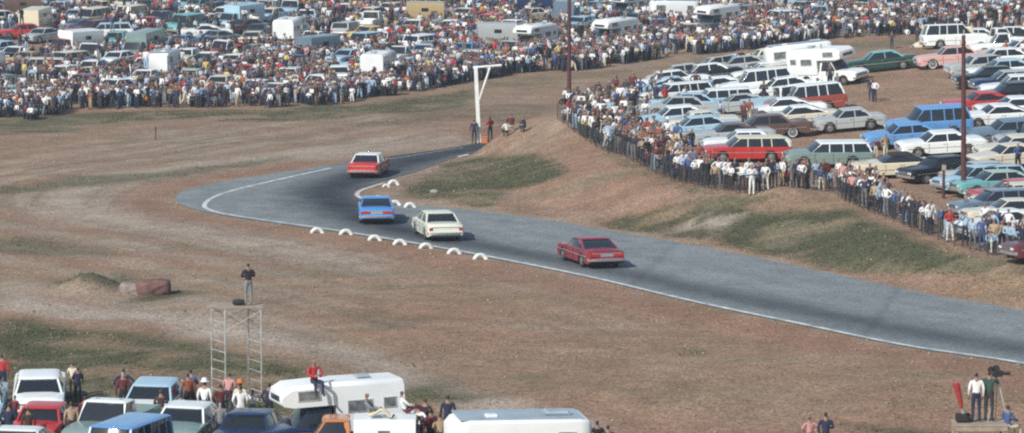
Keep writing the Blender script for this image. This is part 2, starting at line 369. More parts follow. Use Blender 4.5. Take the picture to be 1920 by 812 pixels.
def build_convertible(top=True):
    L, W = 5.5, 1.98; P = []; b = MB(); axf, axr = 1.72, -1.5
    deck = [(-L / 2, .80), (-L / 2 + .3, .92), (-1.5, .96), (1.3, .94), (L / 2 - .4, .87), (L / 2, .76)]
    lower_body(b, L, W, axf, axr, deck, [(x, z - .01) for x, z in deck]); box_under(b, L, W)
    P.append(('body', b.mesh('body'), (0, 0, 0), None))
    if top: greenhouse(P, -1.75, -.75, .45, 1.15, W, .95, 1.36, (), 'cloth_top', sail=.75)
    else:
        b = MB(); b.box((-.35, 0, .975), (2.3, 1.5, .03), 'cloth_top', .01); b.box((-.1, 0, 1.08), (.16, 1.4, .3), 'cloth_top', .05); b.box((-1.05, 0, 1.06), (.16, 1.35, .26), 'cloth_top', .05)
        P.append(('seats', b.mesh('seats'), (0, 0, 0), None))
        b = MB(); b.loft([[(1.1, y, .95) for y in np.linspace(-.86, .86, 6)] , [(.72, y * .86, 1.32) for y in np.linspace(-.86, .86, 6)]], 'glass', caps=False, closed=False)
        P.append(('windshield', b.mesh('windshield'), (0, 0, 0), None))
    ends(P, L, W, tailkind='wide'); wheels(P, axf, axr, W, True); trim(P, L, W, .55)
    return P
def build_pickup(shell=None):
    L, W = 5.2, 1.95; P = []; b = MB(); axf, axr = 1.62, -1.45; xc0, xc1 = -.35, 1.15
    deck = [(-L / 2, .66), (xc0 - .06, .66), (xc0, 1.04), (xc1, 1.06), (L / 2 - .4, 1.0), (L / 2, .86)]
    sh = [(-L / 2, .80), (xc0 - .06, .80), (xc0, 1.02), (xc1, 1.03), (L / 2 - .4, .97), (L / 2, .84)]
    lower_body(b, L, W, axf, axr, deck, sh, .32); box_under(b, L, W, .25, .6)
    P.append(('body', b.mesh('body'), (0, 0, 0), None))
    greenhouse(P, xc0 + .02, xc0 + .10, .62, xc1 - .05, W, 1.05, 1.72, (), 'ROOF', cw=.16, rr=.16, tt=.80)
    b = MB()
    for s in (-1, 1): b.box((-1.5, s * (W / 2 - .09), .95), (2.15, .09, .36), 'PAINT', .015)
    b.box((-L / 2 + .05, 0, .92), (.07, W - .28, .40), 'PAINT', .01); b.box((-1.5, 0, .79), (2.1, W - .3, .02), 'under')
    P.append(('bed', b.mesh('bed'), (0, 0, 0), None))
    if shell == 'low':
        b = MB(); zs = [(-L / 2 - .02, .95), (-L / 2, 1.0), (xc0 - .14, 1.0), (xc0 - .1, .95)]
        b.loft([[(x, y * k, z) for y, z in ((-.98, 1.14), (-.96, 1.5), (-.86, 1.74), (0, 1.79), (.86, 1.74), (.96, 1.5), (.98, 1.14))] for x, k in zs], 'alu')
        P.append(('camper_shell', b.mesh('camper_shell'), (0, 0, 0), None))
        for s in (-1, 1): b = MB(); b.box((-1.5, s * .975, 1.30), (.42, .03, .16), 'curtain', .005); P.append(('shell_window', b.mesh('shell_window'), (0, 0, 0), None))
        b = MB(); b.box((-L / 2 - .02, 0, 1.45), (.03, 1.1, .3), 'glass', .005); P.append(('shell_window', b.mesh('shell_window'), (0, 0, 0), None))
    if shell == 'cabover':
        b = MB(); hw = 1.02
        pr = lambda x, z0, z1: [(x, -hw, z0), (x, -hw, z1 - .16), (x, -hw + .12, z1), (x, hw - .12, z1), (x, hw, z1 - .16), (x, hw, z0)]
        b.loft([pr(-L / 2 - .35, .85, 2.5), pr(-L / 2 - .3, .82, 2.56), pr(xc0 - .08, .82, 2.62)], 'alu')
        b.loft([pr(xc0 - .08, 1.80, 2.62), pr(1.15, 1.80, 2.58), pr(1.5, 1.88, 2.38), pr(1.55, 1.95, 2.2)], 'alu')
        P.append(('camper_shell', b.mesh('camper_shell'), (0, 0, 0), None))
        for s in (-1, 1):
            for c_, d_ in (((.55, s * hw, 2.2), (.8, .03, .34)), ((-1.3, s * hw, 1.7), (.9, .03, .42)), ((-2.4, s * hw, 1.75), (.45, .03, .36))):
                b = MB(); b.box(c_, d_, 'curtain', .005)
                for q in (-1, 1): b.box((c_[0], c_[1] * 1.005, c_[2] + q * d_[2] / 2), (d_[0] + .05, .035, .035), 'steel'); b.box((c_[0] + q * d_[0] / 2, c_[1] * 1.005, c_[2]), (.035, .034, d_[2] - .03), 'steel')
                P.append(('shell_window', b.mesh('shell_window'), (0, 0, 0), None))
        b = MB(); b.box((1.57, 0, 2.13), (.03, 1.2, .2), 'glass', .005); P.append(('shell_window', b.mesh('shell_window'), (0, 0, 0), None))
        b = MB(); b.box((-1.6, .2, 2.68), (.5, .5, .1), 'roofalu', .03); b.tube((-.2, -.6, 2.6), (-.2, -.6, 2.95), .06, 'steel'); P.append(('roof_vent', b.mesh('roof_vent'), (0, 0, 0), None))
    ends(P, L, W, pair=False, zb=.52); wheels(P, axf, axr, W)
    return P
def box_ring(x, hw, z0, z1, r, k=1.0):
    zc = (z0 + z1) / 2
    pts = []
    for cy, cz, a0 in ((hw - r, z1 - r, 0), (-hw + r, z1 - r, 90), (-hw + r, z0 + r, 180), (hw - r, z0 + r, 270)):
        for j in range(4):
            a = R(a0 + 30 * j); pts.append((x, (cy + r * math.cos(a)) * k, zc + (cz + r * math.sin(a) - zc) * k))
    return pts
def build_van():
    L, W, H = 4.4, 1.75, 1.92; P = []; axf, axr = 1.35, -1.05
    b = MB(); d = [(-L / 2, 1.16), (L / 2 - .3, 1.16), (L / 2, 1.08)]; lower_body(b, L, W, axf, axr, d, d, .3); box_under(b, L, W)
    P.append(('body', b.mesh('body'), (0, 0, 0), None))
    greenhouse(P, -L / 2 + .04, -L / 2 + .22, L / 2 - .45, L / 2 - .14, W, 1.18, H, (-1.45, -.75, -.05, .65, 1.3), 'ROOF', cw=.2, rr=.2, tb=.96, tt=.86, mid=True)
    ends(P, L, W, pair=False, zb=.45); wheels(P, axf, axr, W); return P
def build_trailer(L=4.8, H=2.35, W=2.1):
    P = []; b = MB()
    b.loft([box_ring(-L / 2, W / 2, .5, H, .12, .86), box_ring(-L / 2 + .12, W / 2, .48, H, .12, .97), box_ring(-L / 2 + .4, W / 2, .45, H, .12), box_ring(L / 2 - .6, W / 2, .45, H, .12),
            box_ring(L / 2 - .2, W / 2, .5, H - .08, .12, .96), box_ring(L / 2, W / 2, .6, H - .2, .12, .84)], 'alu')
    P.append(('body', b.mesh('body', 45), (0, 0, 0), None))
    b = MB(); b.box((-.0, 0, H + .008), (L - .5, W - .2, .03), 'roofalu', .01); b.box((-L * .28, 0, H + .09), (1.0, .8, .14), 'roofalu', .06, .8); b.box((L * .2, .3, H + .05), (.4, .4, .08), 'alu', .02)
    P.append(('roof', b.mesh('roof'), (0, 0, 0), None))
    for s in (-1, 1):
        for x, wd in ((-L * .32, .55), (L * .3, .9), (.1, .0)):
            if wd:
                b = MB(); b.box((x, s * W / 2, 1.68), (wd, .05, .46), 'curtain', .005)
                for q in (-.24, .24): b.box((x, s * (W / 2 + .02), 1.68 + q), (wd + .06, .03, .03), 'steel')
                for q in (-wd / 2 - .01, wd / 2 + .01): b.box((x + q, s * (W / 2 + .02), 1.68), (.03, .034, .46), 'steel')
                P.append(('side_window', b.mesh('side_window'), (0, 0, 0), None))
    b = MB()
    for s in (-1, 1): b.box((0, s * (W / 2 + .0), 1.02), (L - .5, .022, .36), 'ROOF')
    P.append(('lower_band', b.mesh('lower_band'), (0, 0, 0), None))
    b = MB(); b.box((.55, -W / 2 - .002, 1.2), (.62, .03, 1.5), 'alu', .005); b.box((.55, -W / 2 - .02, 1.62), (.36, .02, .42), 'glass'); b.box((.3, -W / 2 - .03, 1.2), (.05, .03, .1), 'chrome')
    P.append(('door', b.mesh('door'), (0, 0, 0), None))
    b = MB(); b.bar((L / 2 - .3, .5, .5), (L / 2 + .9, 0, .5), .06, .08, 'under'); b.bar((L / 2 - .3, -.5, .5), (L / 2 + .9, 0, .5), .06, .08, 'under'); P.append(('hitch', b.mesh('hitch'), (0, 0, 0), None))
    for s in (-1, 1): P.append(('wheel', WHEEL, (-.3, s * (W / 2 - .02), WR), None))
    return P
def build_bus(L=8.4, H=2.75, W=2.3):
    P = []; b = MB()
    b.loft([box_ring(-L / 2, W / 2, .6, H, .2, .96), box_ring(-L / 2 + .1, W / 2, .6, H, .2), box_ring(L / 2 - 1.3, W / 2, .6, H, .2), box_ring(L / 2 - 1.2, W / 2, .6, H, .2, .95)], 'PAINT')
    b.loft([box_ring(L / 2 - 1.2, W / 2 * .75, .6, 1.5, .12), box_ring(L / 2 - .1, W / 2 * .68, .6, 1.35, .12), box_ring(L / 2, W / 2 * .68, .6, 1.3, .12, .92)], 'PAINT')
    b.box((0, 0, .5), (L * .9, W * .7, .3), 'under')
    P.append(('body', b.mesh('body'), (0, 0, 0), None))
    for s in (-1, 1):
        b = MB()
        for k in range(3): b.box((L / 2 - 1.8 - k * .8, s * W / 2, 2.0), (.6, .04, .5), 'glass', .005)
        P.append(('side_windows', b.mesh('side_windows'), (0, 0, 0), None))
    b = MB(); b.box((L / 2 - 1.2, 0, 2.0), (.06, W * .8, .6), 'glass', .01); P.append(('windshield', b.mesh('windshield'), (0, 0, 0), None))
    ends(P, L, W * .9, pair=False, zb=.6)
    for x in (L / 2 - .9, -L / 2 + 2.0):
        for s in (-1, 1): P.append(('wheel', WHEEL, (x, s * (W / 2 - .1), WR), None))
    return P
def build_boxtruck():
    P = []; b = MB(); L, W = 5.6, 2.0; axf, axr = 1.9, -1.5
    d = [(-L / 2, .75), (.9, .75), (1.0, 1.08), (1.9, 1.08), (L / 2 - .3, 1.0), (L / 2, .85)]
    lower_body(b, L, W, axf, axr, d, d, .34); box_under(b, L, W, .3, .6)
    P.append(('body', b.mesh('body'), (0, 0, 0), None))
    greenhouse(P, .95, 1.0, 1.6, 1.95, W, 1.07, 1.75, (), 'PAINT', cw=.14, rr=.14, tt=.8)
    b = MB(); b.loft([box_ring(-L / 2 - .05, 1.05, .78, 2.45, .06), box_ring(.9, 1.05, .78, 2.45, .06)], 'ROOF'); P.append(('cargo_box', b.mesh('cargo_box'), (0, 0, 0), None))
    b = MB()
    for s in (-1, 1): b.box((-1.0, s * 1.05, 1.8), (.7, .03, .35), 'glass', .005)
    P.append(('box_window', b.mesh('box_window'), (0, 0, 0), None))
    ends(P, L, W, pair=False, zb=.52); wheels(P, axf, axr, W); return P

KINDS = {
 'sedan': (build_sedan(), 5.5, 2.0, 'sedan', 'car'),
 'finned': (build_sedan(5.6, 2.0, 1.45, .96, .96, (-1.5, -1.0), (.7, 1.3), (-.1,), 'round', None, .10, True), 5.8, 2.05, 'finned sedan', 'car'),
 'compact': (build_sedan(4.5, 1.8, 1.36, .90, .93, (-1.35, -.9), (.45, .98), (-.25,), 'round'), 4.7, 1.85, 'compact sedan', 'car'),
 'coupe': (build_sedan(5.25, 1.96, 1.36, .92, .95, (-1.75, -.75), (.5, 1.12), (), 'wide', .5), 5.45, 2.0, 'hardtop coupe', 'car'),
 'wagon': (build_wagon(), 5.4, 2.0, 'station wagon', 'car'),
 'suburban': (build_wagon(5.2, 1.98, 1.55, .98, .3), 5.4, 2.0, 'tall station wagon', 'car'),
 'convertible': (build_convertible(True), 5.7, 2.0, 'convertible with black top', 'car'),
 'open': (build_convertible(False), 5.7, 2.0, 'open convertible', 'car'),
 'pickup': (build_pickup(), 5.4, 2.0, 'pickup truck', 'pickup'),
 'shellpickup': (build_pickup('low'), 5.4, 2.0, 'pickup with white camper shell', 'pickup'),
 'camper': (build_pickup('cabover'), 5.8, 2.1, 'cab-over camper truck', 'camper'),
 'van': (build_van(), 4.6, 1.8, 'rounded van', 'van'),
 'trailer': (build_trailer(), 5.6, 2.1, 'travel trailer', 'trailer'),
 'bus': (build_bus(), 8.6, 2.3, 'square bus', 'bus'),
 'boxtruck': (build_boxtruck(), 5.8, 2.1, 'box truck', 'truck')}
NAMES = {'sedan': 'parked_car', 'finned': 'parked_car', 'compact': 'parked_car', 'coupe': 'parked_car', 'wagon': 'station_wagon', 'suburban': 'station_wagon', 'convertible': 'convertible_car', 'open': 'convertible_car',
         'pickup': 'pickup_truck', 'shellpickup': 'pickup_truck', 'camper': 'camper_truck', 'van': 'delivery_van', 'trailer': 'travel_trailer', 'bus': 'bus', 'boxtruck': 'box_truck'}
HT = {'sedan': 1.42, 'finned': 1.45, 'compact': 1.36, 'coupe': 1.36, 'wagon': 1.5, 'suburban': 1.85, 'convertible': 1.36, 'open': 1.2, 'pickup': 1.72, 'shellpickup': 1.78, 'camper': 2.6, 'van': 1.92, 'trailer': 2.38, 'bus': 2.75, 'boxtruck': 2.45}
VEH = []     # placed vehicles: dict
def corners(v, pad=0.0):
    c, s = math.cos(v['h']), math.sin(v['h']); l, w_ = v['L'] / 2 + pad, v['W'] / 2 + pad
    return np.array([(v['x'] + c * a - s * b, v['y'] + s * a + c * b) for a, b in ((l, w_), (-l, w_), (-l, -w_), (l, -w_))])
def hit(a, b, pad=.06):
    if abs(a['x'] - b['x']) > 9 or abs(a['y'] - b['y']) > 9: return False
    A, B = corners(a, pad), corners(b, pad)
    for P_ in (A, B):
        for k in range(2):
            e = P_[k + 1] - P_[k]; n = np.array([-e[1], e[0]])
            pa, pb = A @ n, B @ n
            if pa.max() < pb.min() or pb.max() < pa.min(): return False
    return True
def veh(kind, x, y, head, col, roof=None, label=None, zone='', name=None, group=None, cat=None, force=True, nudge=True):
    v = dict(kind=kind, x=x, y=y, h=R(head), L=KINDS[kind][1], W=KINDS[kind][2], col=col, roof=roof, label=label, zone=zone, name=name or NAMES[kind], group=group, cat=cat or KINDS[kind][4])
    if nudge:
        bad = [u for u in VEH if hit(v, u)]
        if bad and not force: return None
        k = 0
        while bad and k < 60:   # push it gently clear of its neighbours
            k += 1; u = bad[0]; dx, dy = v['x'] - u['x'], v['y'] - u['y']
            fgk = zone == 'beside the near fence'
            v['y'] += (.03 if fgk else .12) * (1 if dy >= 0 else -1); v['x'] += (.07 if fgk else .04) * (1 if dx >= 0 else -1); bad = [u for u in VEH if hit(v, u)]
        print('nudged', kind, col, k) if k else None
        if bad: print("CAR HIT", kind, to_px(v['x'], v['y'], 0)); return None
    VEH.append(v); return v
def vpx(kind, px, py, head, col, roof=None, **k):
    p = G(px, py); return veh(kind, p[0], p[1], head, col, roof, **k)
def spawn(v):
    o = bpy.data.objects.new(v['name'], None); COL.objects.link(o); o.empty_display_size = .3
    n = normal(v['x'], v['y']); f = Vector((math.cos(v['h']), math.sin(v['h']), 0)); f = (f - n * f.dot(n)).normalized(); l = n.cross(f)
    mtx = Matrix((f, l, n)).transposed().to_4x4(); mtx.translation = Vector((v['x'], v['y'], gz(v['x'], v['y']) + v.get('dz', 0.015)))
    o.matrix_world = mtx
    tag(o, v['label'], v['cat'], v['group'])
    for nm, me, loc, _ in KINDS[v['kind']][0]:
        c = link(nm, me, o, loc)
        for i, k in enumerate(me["keys"]):
            if k in ('PAINT', 'ROOF'):
                c.material_slots[i].link = 'OBJECT'
                c.material_slots[i].material = paint(v['col']) if k == 'PAINT' or not v['roof'] else paint(v['roof'])
    v['obj'] = o; return o

# --- the four racing cars
def racer(kind, px, py, head, col, roof, label):
    p = G(px, py); return veh(kind, p[0], p[1], head, col, roof, label=label, name='racing_car', group='stock cars racing on the track', cat='racing car')
racer('sedan', 692, 329, 83, 'red', 'white', 'red racing sedan with white roof and white tail leaving the hairpin bend')
racer('coupe', 705, 414, 93, 'racing blue', 'racing blue', 'bright blue racing coupe seen from behind at the inner tyre markers')
racer('sedan', 820, 445, 101, 'ice white', 'ice white', 'cream racing sedan following the blue coupe into the hairpin')
racer('coupe', 1107, 495, 107, 'crimson', 'crimson', 'dark red racing fastback coupe last of the four on the grey track')

# --- infield parking on the right, named from the photograph
LOT = 'in the infield lot'
for a in [
 ('suburban', 1790, 90, 5, 'white', None), ('sedan', 1895, 84, 175, 'black', 'white'), ('pickup', 1885, 106, 180, 'white', None),
 ('finned', 1790, 125, 184, 'pink', None), ('sedan', 1662, 134, 186, 'dark green', 'turquoise'), ('camper', 1560, 158, -38, 'white', None), ('trailer', 1500, 142, 184, 'white', 'rusty red'),
 ('sedan', 1445, 152, 184, 'white', None), ('suburban', 1420, 180, 184, 'white', None), ('suburban', 1512, 212, 187, 'rusty red', 'white'),
 ('coupe', 1500, 238, 187, 'ivory', 'white'), ('compact', 1592, 244, 188, 'silver grey', None), ('finned', 1445, 254, 187, 'brown', None),
 ('wagon', 1400, 302, 187, 'red', 'cream'), ('wagon', 1538, 306, 187, 'grey green', 'white'), ('convertible', 1684, 331, 188, 'cream', None),
 ('suburban', 1742, 256, 190, 'sky blue', 'sky blue'), ('sedan', 1700, 274, 188, 'sky blue', None), ('sedan', 1765, 290, 188, 'white', None), ('sedan', 1690, 300, 187, 'white', None),
 ('coupe', 1845, 212, 190, 'red', None), ('finned', 1905, 196, 188, 'black', None), ('sedan', 1895, 172, 186, 'navy blue', 'silver grey'), ('sedan', 1885, 150, 186, 'white', 'pale blue'),
 ('sedan', 1765, 338, 205, 'black', None), ('coupe', 1850, 330, 195, 'ivory', None), ('sedan', 1872, 368, 195, 'turquoise', 'pale green'), ('coupe', 1905, 384, 192, 'red', None),
 ('wagon', 1875, 408, 192, 'blue grey', None), ('coupe', 1885, 444, 200, 'white', 'white'), ('sedan', 1985, 486, 195, 'maroon', None),
 ('sedan', 1325, 156, 186, 'black', 'white'), ('wagon', 1268, 196, 200, 'white', 'white'), ('coupe', 1350, 180, 186, 'white', None), ('sedan', 1290, 214, 187, 'pale blue', None),
 ('coupe', 1380, 214, 187, 'silver grey', None), ('sedan', 1272, 240, 188, 'pale blue', 'white'), ('finned', 1360, 234, 187, 'white', None), ('sedan', 1320, 262, 188, 'pale blue', None), ('coupe', 1372, 272, 187, 'silver grey', 'brown'),
 ('finned', 1850, 284, 188, 'blue grey', None), ('wagon', 1905, 270, 186, 'silver grey', None), ('coupe', 1870, 240, 188, 'white', None), ('sedan', 1910, 300, 188, 'ivory', None), ('sedan', 1880, 128, 186, 'white', None)]:
    vpx(a[0], a[1], a[2], a[3], a[4], a[5], zone=LOT, group='cars parked on the infield rise')
PCOLS = ['white'] * 9 + ['pale blue'] * 6 + ['ivory'] * 3 + ['silver grey'] * 4 + ['navy blue'] * 3 + ['dark grey'] * 3 + ['turquoise'] * 3 + ['pale green'] * 2 + ['black'] * 2 + ['red'] * 2 + ['maroon', 'rusty red', 'tan', 'brown', 'blue grey', 'blue grey', 'cream', 'yellow', 'sky blue', 'dark green', 'grey green']
PK = ['sedan'] * 7 + ['finned'] * 4 + ['coupe'] * 5 + ['wagon'] * 3 + ['compact'] * 2 + ['pickup'] * 2
def fill(poly_px, n, head, jit, zone, group, kinds=PK, cols=PCOLS, gap=.08, two=.35):
    P_ = np.array([G(*p)[:2] for p in poly_px]); lo, hi = P_.min(0), P_.max(0); k = c = 0
    while k < n * 14 and c < n:
        k += 1; q = lo + rng.random(2) * (hi - lo)
        if not inside(q[None], P_)[0]: continue
        col = random.choice(cols); rf = random.choice(['white', 'white', 'cream', col]) if random.random() < two else None
        kd = random.choice(kinds)
        v = dict(kind=kd, x=q[0], y=q[1], h=R(head + random.uniform(-jit, jit) + (180 if random.random() < .25 else 0)), L=KINDS[kd][1], W=KINDS[kd][2], col=col, roof=rf, label=None, zone=zone, name=NAMES[kd], group=group, cat=KINDS[kd][4])
        if any(hit(v, u, gap) for u in VEH): continue
        VEH.append(v); c += 1
    return c
fill([(1245,175),(1330,140),(1480,128),(1480,215),(1480,262),(1400,290),(1290,268)], 34, 188, 8, LOT, 'cars parked on the infield rise', cols=['white'] * 4 + ['pale blue'] * 4 + ['silver grey'] * 2 + ['ivory', 'blue grey', 'dark grey', 'turquoise', 'brown'])
fill([(1815,140),(1925,95),(1925,470),(1850,400),(1815,330),(1830,250)], 24, 188, 9, LOT, 'cars parked on the infield rise', cols=['white'] * 4 + ['pale blue'] * 3 + ['silver grey', 'navy blue', 'dark grey', 'blue grey', 'turquoise', 'black', 'ivory', 'red'])
fill([(1730,66),(1925,48),(1925,110),(1870,100),(1740,100)], 6, 185, 6, LOT, 'cars parked on the infield rise')

# --- spectators' vehicles at the bottom of the picture
FG = 'beside the near fence'
def vtop(kind, px, py, h, head, col, roof=None, **k):
    # py is the picture row of its roof
    z = -.45; d = ray(px, py); t = (z + h - CAMZ) / d[2]
    return veh(kind, d[0] * t, d[1] * t, head, col, roof, **k)
FGG = 'spectators vehicles nearest the camera'
for a in [('trailer', 968, 771, 2.36, 190, 'white', 'silver grey', 'long white travel trailer with curtained windows at bottom centre'),
 ('camper', 600, 713, 2.5, 197, 'navy blue', 'navy blue', 'white cab-over camper on a dark blue truck, red-jacketed man sitting on it'),
 ('shellpickup', 640, 776, 1.76, 181, 'orange', 'orange', 'orange pickup truck with a white camper shell over its bed'),
 ('sedan', 468, 763, 1.42, 262, 'navy blue', None, 'navy blue sedan in front of the scaffold tower legs'),
 ('sedan', 350, 751, 1.42, 262, 'grey green', 'white', 'grey green sedan with white roof left of the scaffold tower'),
 ('compact', 86, 751, 1.36, 84, 'red', None, 'bright red compact in front of the white sedan at lower left'),
 ('pickup', 224, 741, 1.72, 254, 'grey green', 'white', 'grey green pickup with white cab roof behind the sky blue roofed van'),
 ('sedan', 74, 708, 1.42, 96, 'white', None, 'white sedan left of the silver grey tall wagon'),
 ('suburban', 180, 694, 1.85, 110, 'silver grey', 'pale blue', 'silver grey tall wagon with pale blue roof standing tallest in the lower left lot'),
 ('finned', -36, 722, 1.4, 95, 'pale blue', None, 'pale blue finned sedan cut by the left edge of the picture'),
 ('sedan', -30, 768, 1.42, 92, 'pale blue', 'white', 'pale blue sedan with white roof left of the red compact'),
 ('coupe', 148, 786, 1.36, 88, 'red', None, 'red coupe between the red compact and the sky blue roofed van'),
 ('van', 240, 784, 1.92, 254, 'white', 'sky blue', 'white van with sky blue roof at the bottom edge'),
 ('coupe', 30, 806, 1.36, 268, 'blue grey', 'white', 'blue grey coupe with white roof in the bottom left corner'),
 ('finned', 400, 803, 1.45, 94, 'turquoise', 'dark green', 'turquoise finned sedan with dark roof below the tower'),
 ('sedan', 300, 726, 1.42, 84, 'white', 'pale blue', 'white sedan with pale blue roof right of the silver grey tall wagon')]:
    vtop(*a[:7], label=a[7], zone=FG, group=FGG, nudge=a[0] not in ('trailer', 'camper', 'shellpickup') and a[1] not in (468, 350, 86))

# --- far bank lot
FAR = 'in the far lot'; FGR = 'vehicles parked on the far bank'
for a in [('boxtruck', 815, 50, 2, 'tan', 'tan'), ('trailer', 1262, 44, 186, 'white', 'white'), ('trailer', 308, 146, 262, 'white', 'white'), ('wagon', 540, 160, 262, 'red', 'white'),
          ('pickup', 752, 122, 246, 'white', None), ('sedan', 690, 136, 186, 'pale blue', 'turquoise'), ('suburban', 680, 98, 238, 'pale blue', 'pale blue'), ('coupe', 720, 166, 200, 'maroon', None), ('coupe', 740, 142, 186, 'pale blue', 'sky blue'),
          ('boxtruck', 912, 92, 184, 'silver grey', 'silver grey'), ('boxtruck', 610, 20, 262, 'white', 'white'), ('boxtruck', 985, 30, 180, 'blue grey', 'navy blue'), ('boxtruck', 447, 20, 262, 'silver grey', 'silver grey'),
          ('suburban', 170, 50, 240, 'cream', 'cream'), ('van', 232, 48, 250, 'tan', 'cream'), ('boxtruck', 25, 40, 188, 'rusty red', 'brown'), ('sedan', 45, 72, 200, 'red', None), ('wagon', 200, 72, 186, 'white', 'pale blue'),
          ('coupe', 385, 72, 188, 'white', None), ('wagon', 70, 140, 186, 'ivory', 'ivory'), ('trailer', 905, 10, 184, 'white', 'white'), ('suburban', 345, 62, 240, 'turquoise', None), ('coupe', 440, 130, 250, 'white', None),
          ('trailer', 1450, 18, 184, 'white', 'pale blue'), ('sedan', 600, 172, 240, 'silver grey', 'white'), ('finned', 160, 172, 240, 'maroon', None), ('wagon', 30, 205, 230, 'navy blue', 'white'), ('pickup', 590, 92, 240, 'white', None)]:
    vpx(a[0], a[1], a[2], a[3], a[4], a[5], zone=FAR, group=FGR)
FK = PK + ['sedan', 'coupe', 'finned', 'boxtruck', 'camper', 'pickup', 'compact', 'wagon']
for (poly, n, hd) in [([(-30,30),(200,25),(400,20),(500,60),(460,175),(250,185),(-30,205)], 72, 242), ([(430,10),(800,6),(1000,60),(880,130),(700,172),(480,190)], 72, 70),
                      ([(800,4),(1500,4),(1560,40),(1400,60),(1000,105),(900,120)], 52, 240), ([(-30,-4),(960,-4),(900,24),(-30,30)], 40, 245), ([(1400,2),(1900,2),(1900,26),(1400,40)], 14, 240)]:
    print('far fill', fill(poly, n, hd, random.choice([22, 32, 45]), FAR, FGR, FK, gap=.25, two=.45))
for v in VEH:
    if v['col'] == v['roof']: v['roof'] = None

# ------------------------------------------------------------------ people
def skin_mesh(name, J, E, sub=1, extra=None):
    """J: {joint: (x, y, z, r, part)}; E: edges; returns mesh with part id per face"""
    keys = list(J); me = bpy.data.meshes.new(name); me.from_pydata([J[k][:3] for k in keys], [(keys.index(a), keys.index(b)) for a, b in E], [])
    o = bpy.data.objects.new(name, me); COL.objects.link(o)
    md = o.modifiers.new("skin", 'SKIN'); md.branch_smoothing = .6
    if not me.skin_vertices: raise RuntimeError("no skin layer")
    sv = me.skin_vertices[0].data
    for i, k in enumerate(keys):
        r = J[k][3]; sv[i].radius = (r, r) if not isinstance(r, tuple) else r; sv[i].use_root = (k == 'pelvis')
    if sub: s_ = o.modifiers.new("sub", 'SUBSURF'); s_.levels = sub; s_.render_levels = sub
    dg = bpy.context.evaluated_depsgraph_get(); dg.update(); me2 = bpy.data.meshes.new_from_object(o.evaluated_get(dg))
    bpy.data.objects.remove(o)
    A = np.array([J[a][:3] for a, b in E]); B = np.array([J[b][:3] for a, b in E]); rr = np.array([[(J[k][3] if not isinstance(J[k][3], tuple) else J[k][3][0]) for k in e] for e in E])
    n = len(me2.polygons); c = np.zeros(n * 3); me2.polygons.foreach_get("center", c); c = c.reshape(-1, 3)
    part = np.zeros(n, int)
    for i, p in enumerate(c):
        ab = B - A; t = np.clip(((p - A) * ab).sum(1) / (ab * ab).sum(1), 0, 1); d = np.linalg.norm(p - A - t[:, None] * ab, axis=1) - (rr[:, 0] * (1 - t) + rr[:, 1] * t)
        k = int(np.argmin(d)); a, b = E[k]; part[i] = J[a][4] if t[k] < .5 else J[b][4]
        h = J['head'];
        if part[i] == 0 and p[2] > h[2] - .10 and (np.linalg.norm(p - np.array(h[:3])) < .19):   # hair on top and back of the head
            rel = p - np.array(h[:3]); fx, fy = J['_face'][:2] if '_face' in J else (0, 1)
            if rel[2] > .055 or (rel[0] * fx + rel[1] * fy) < .0: part[i] = 1
    me2.materials.clear(); me2.polygons.foreach_set("material_index", part); me2.shade_smooth()
    for _ in range(5): me2.materials.append(M['skin'])
    return me2
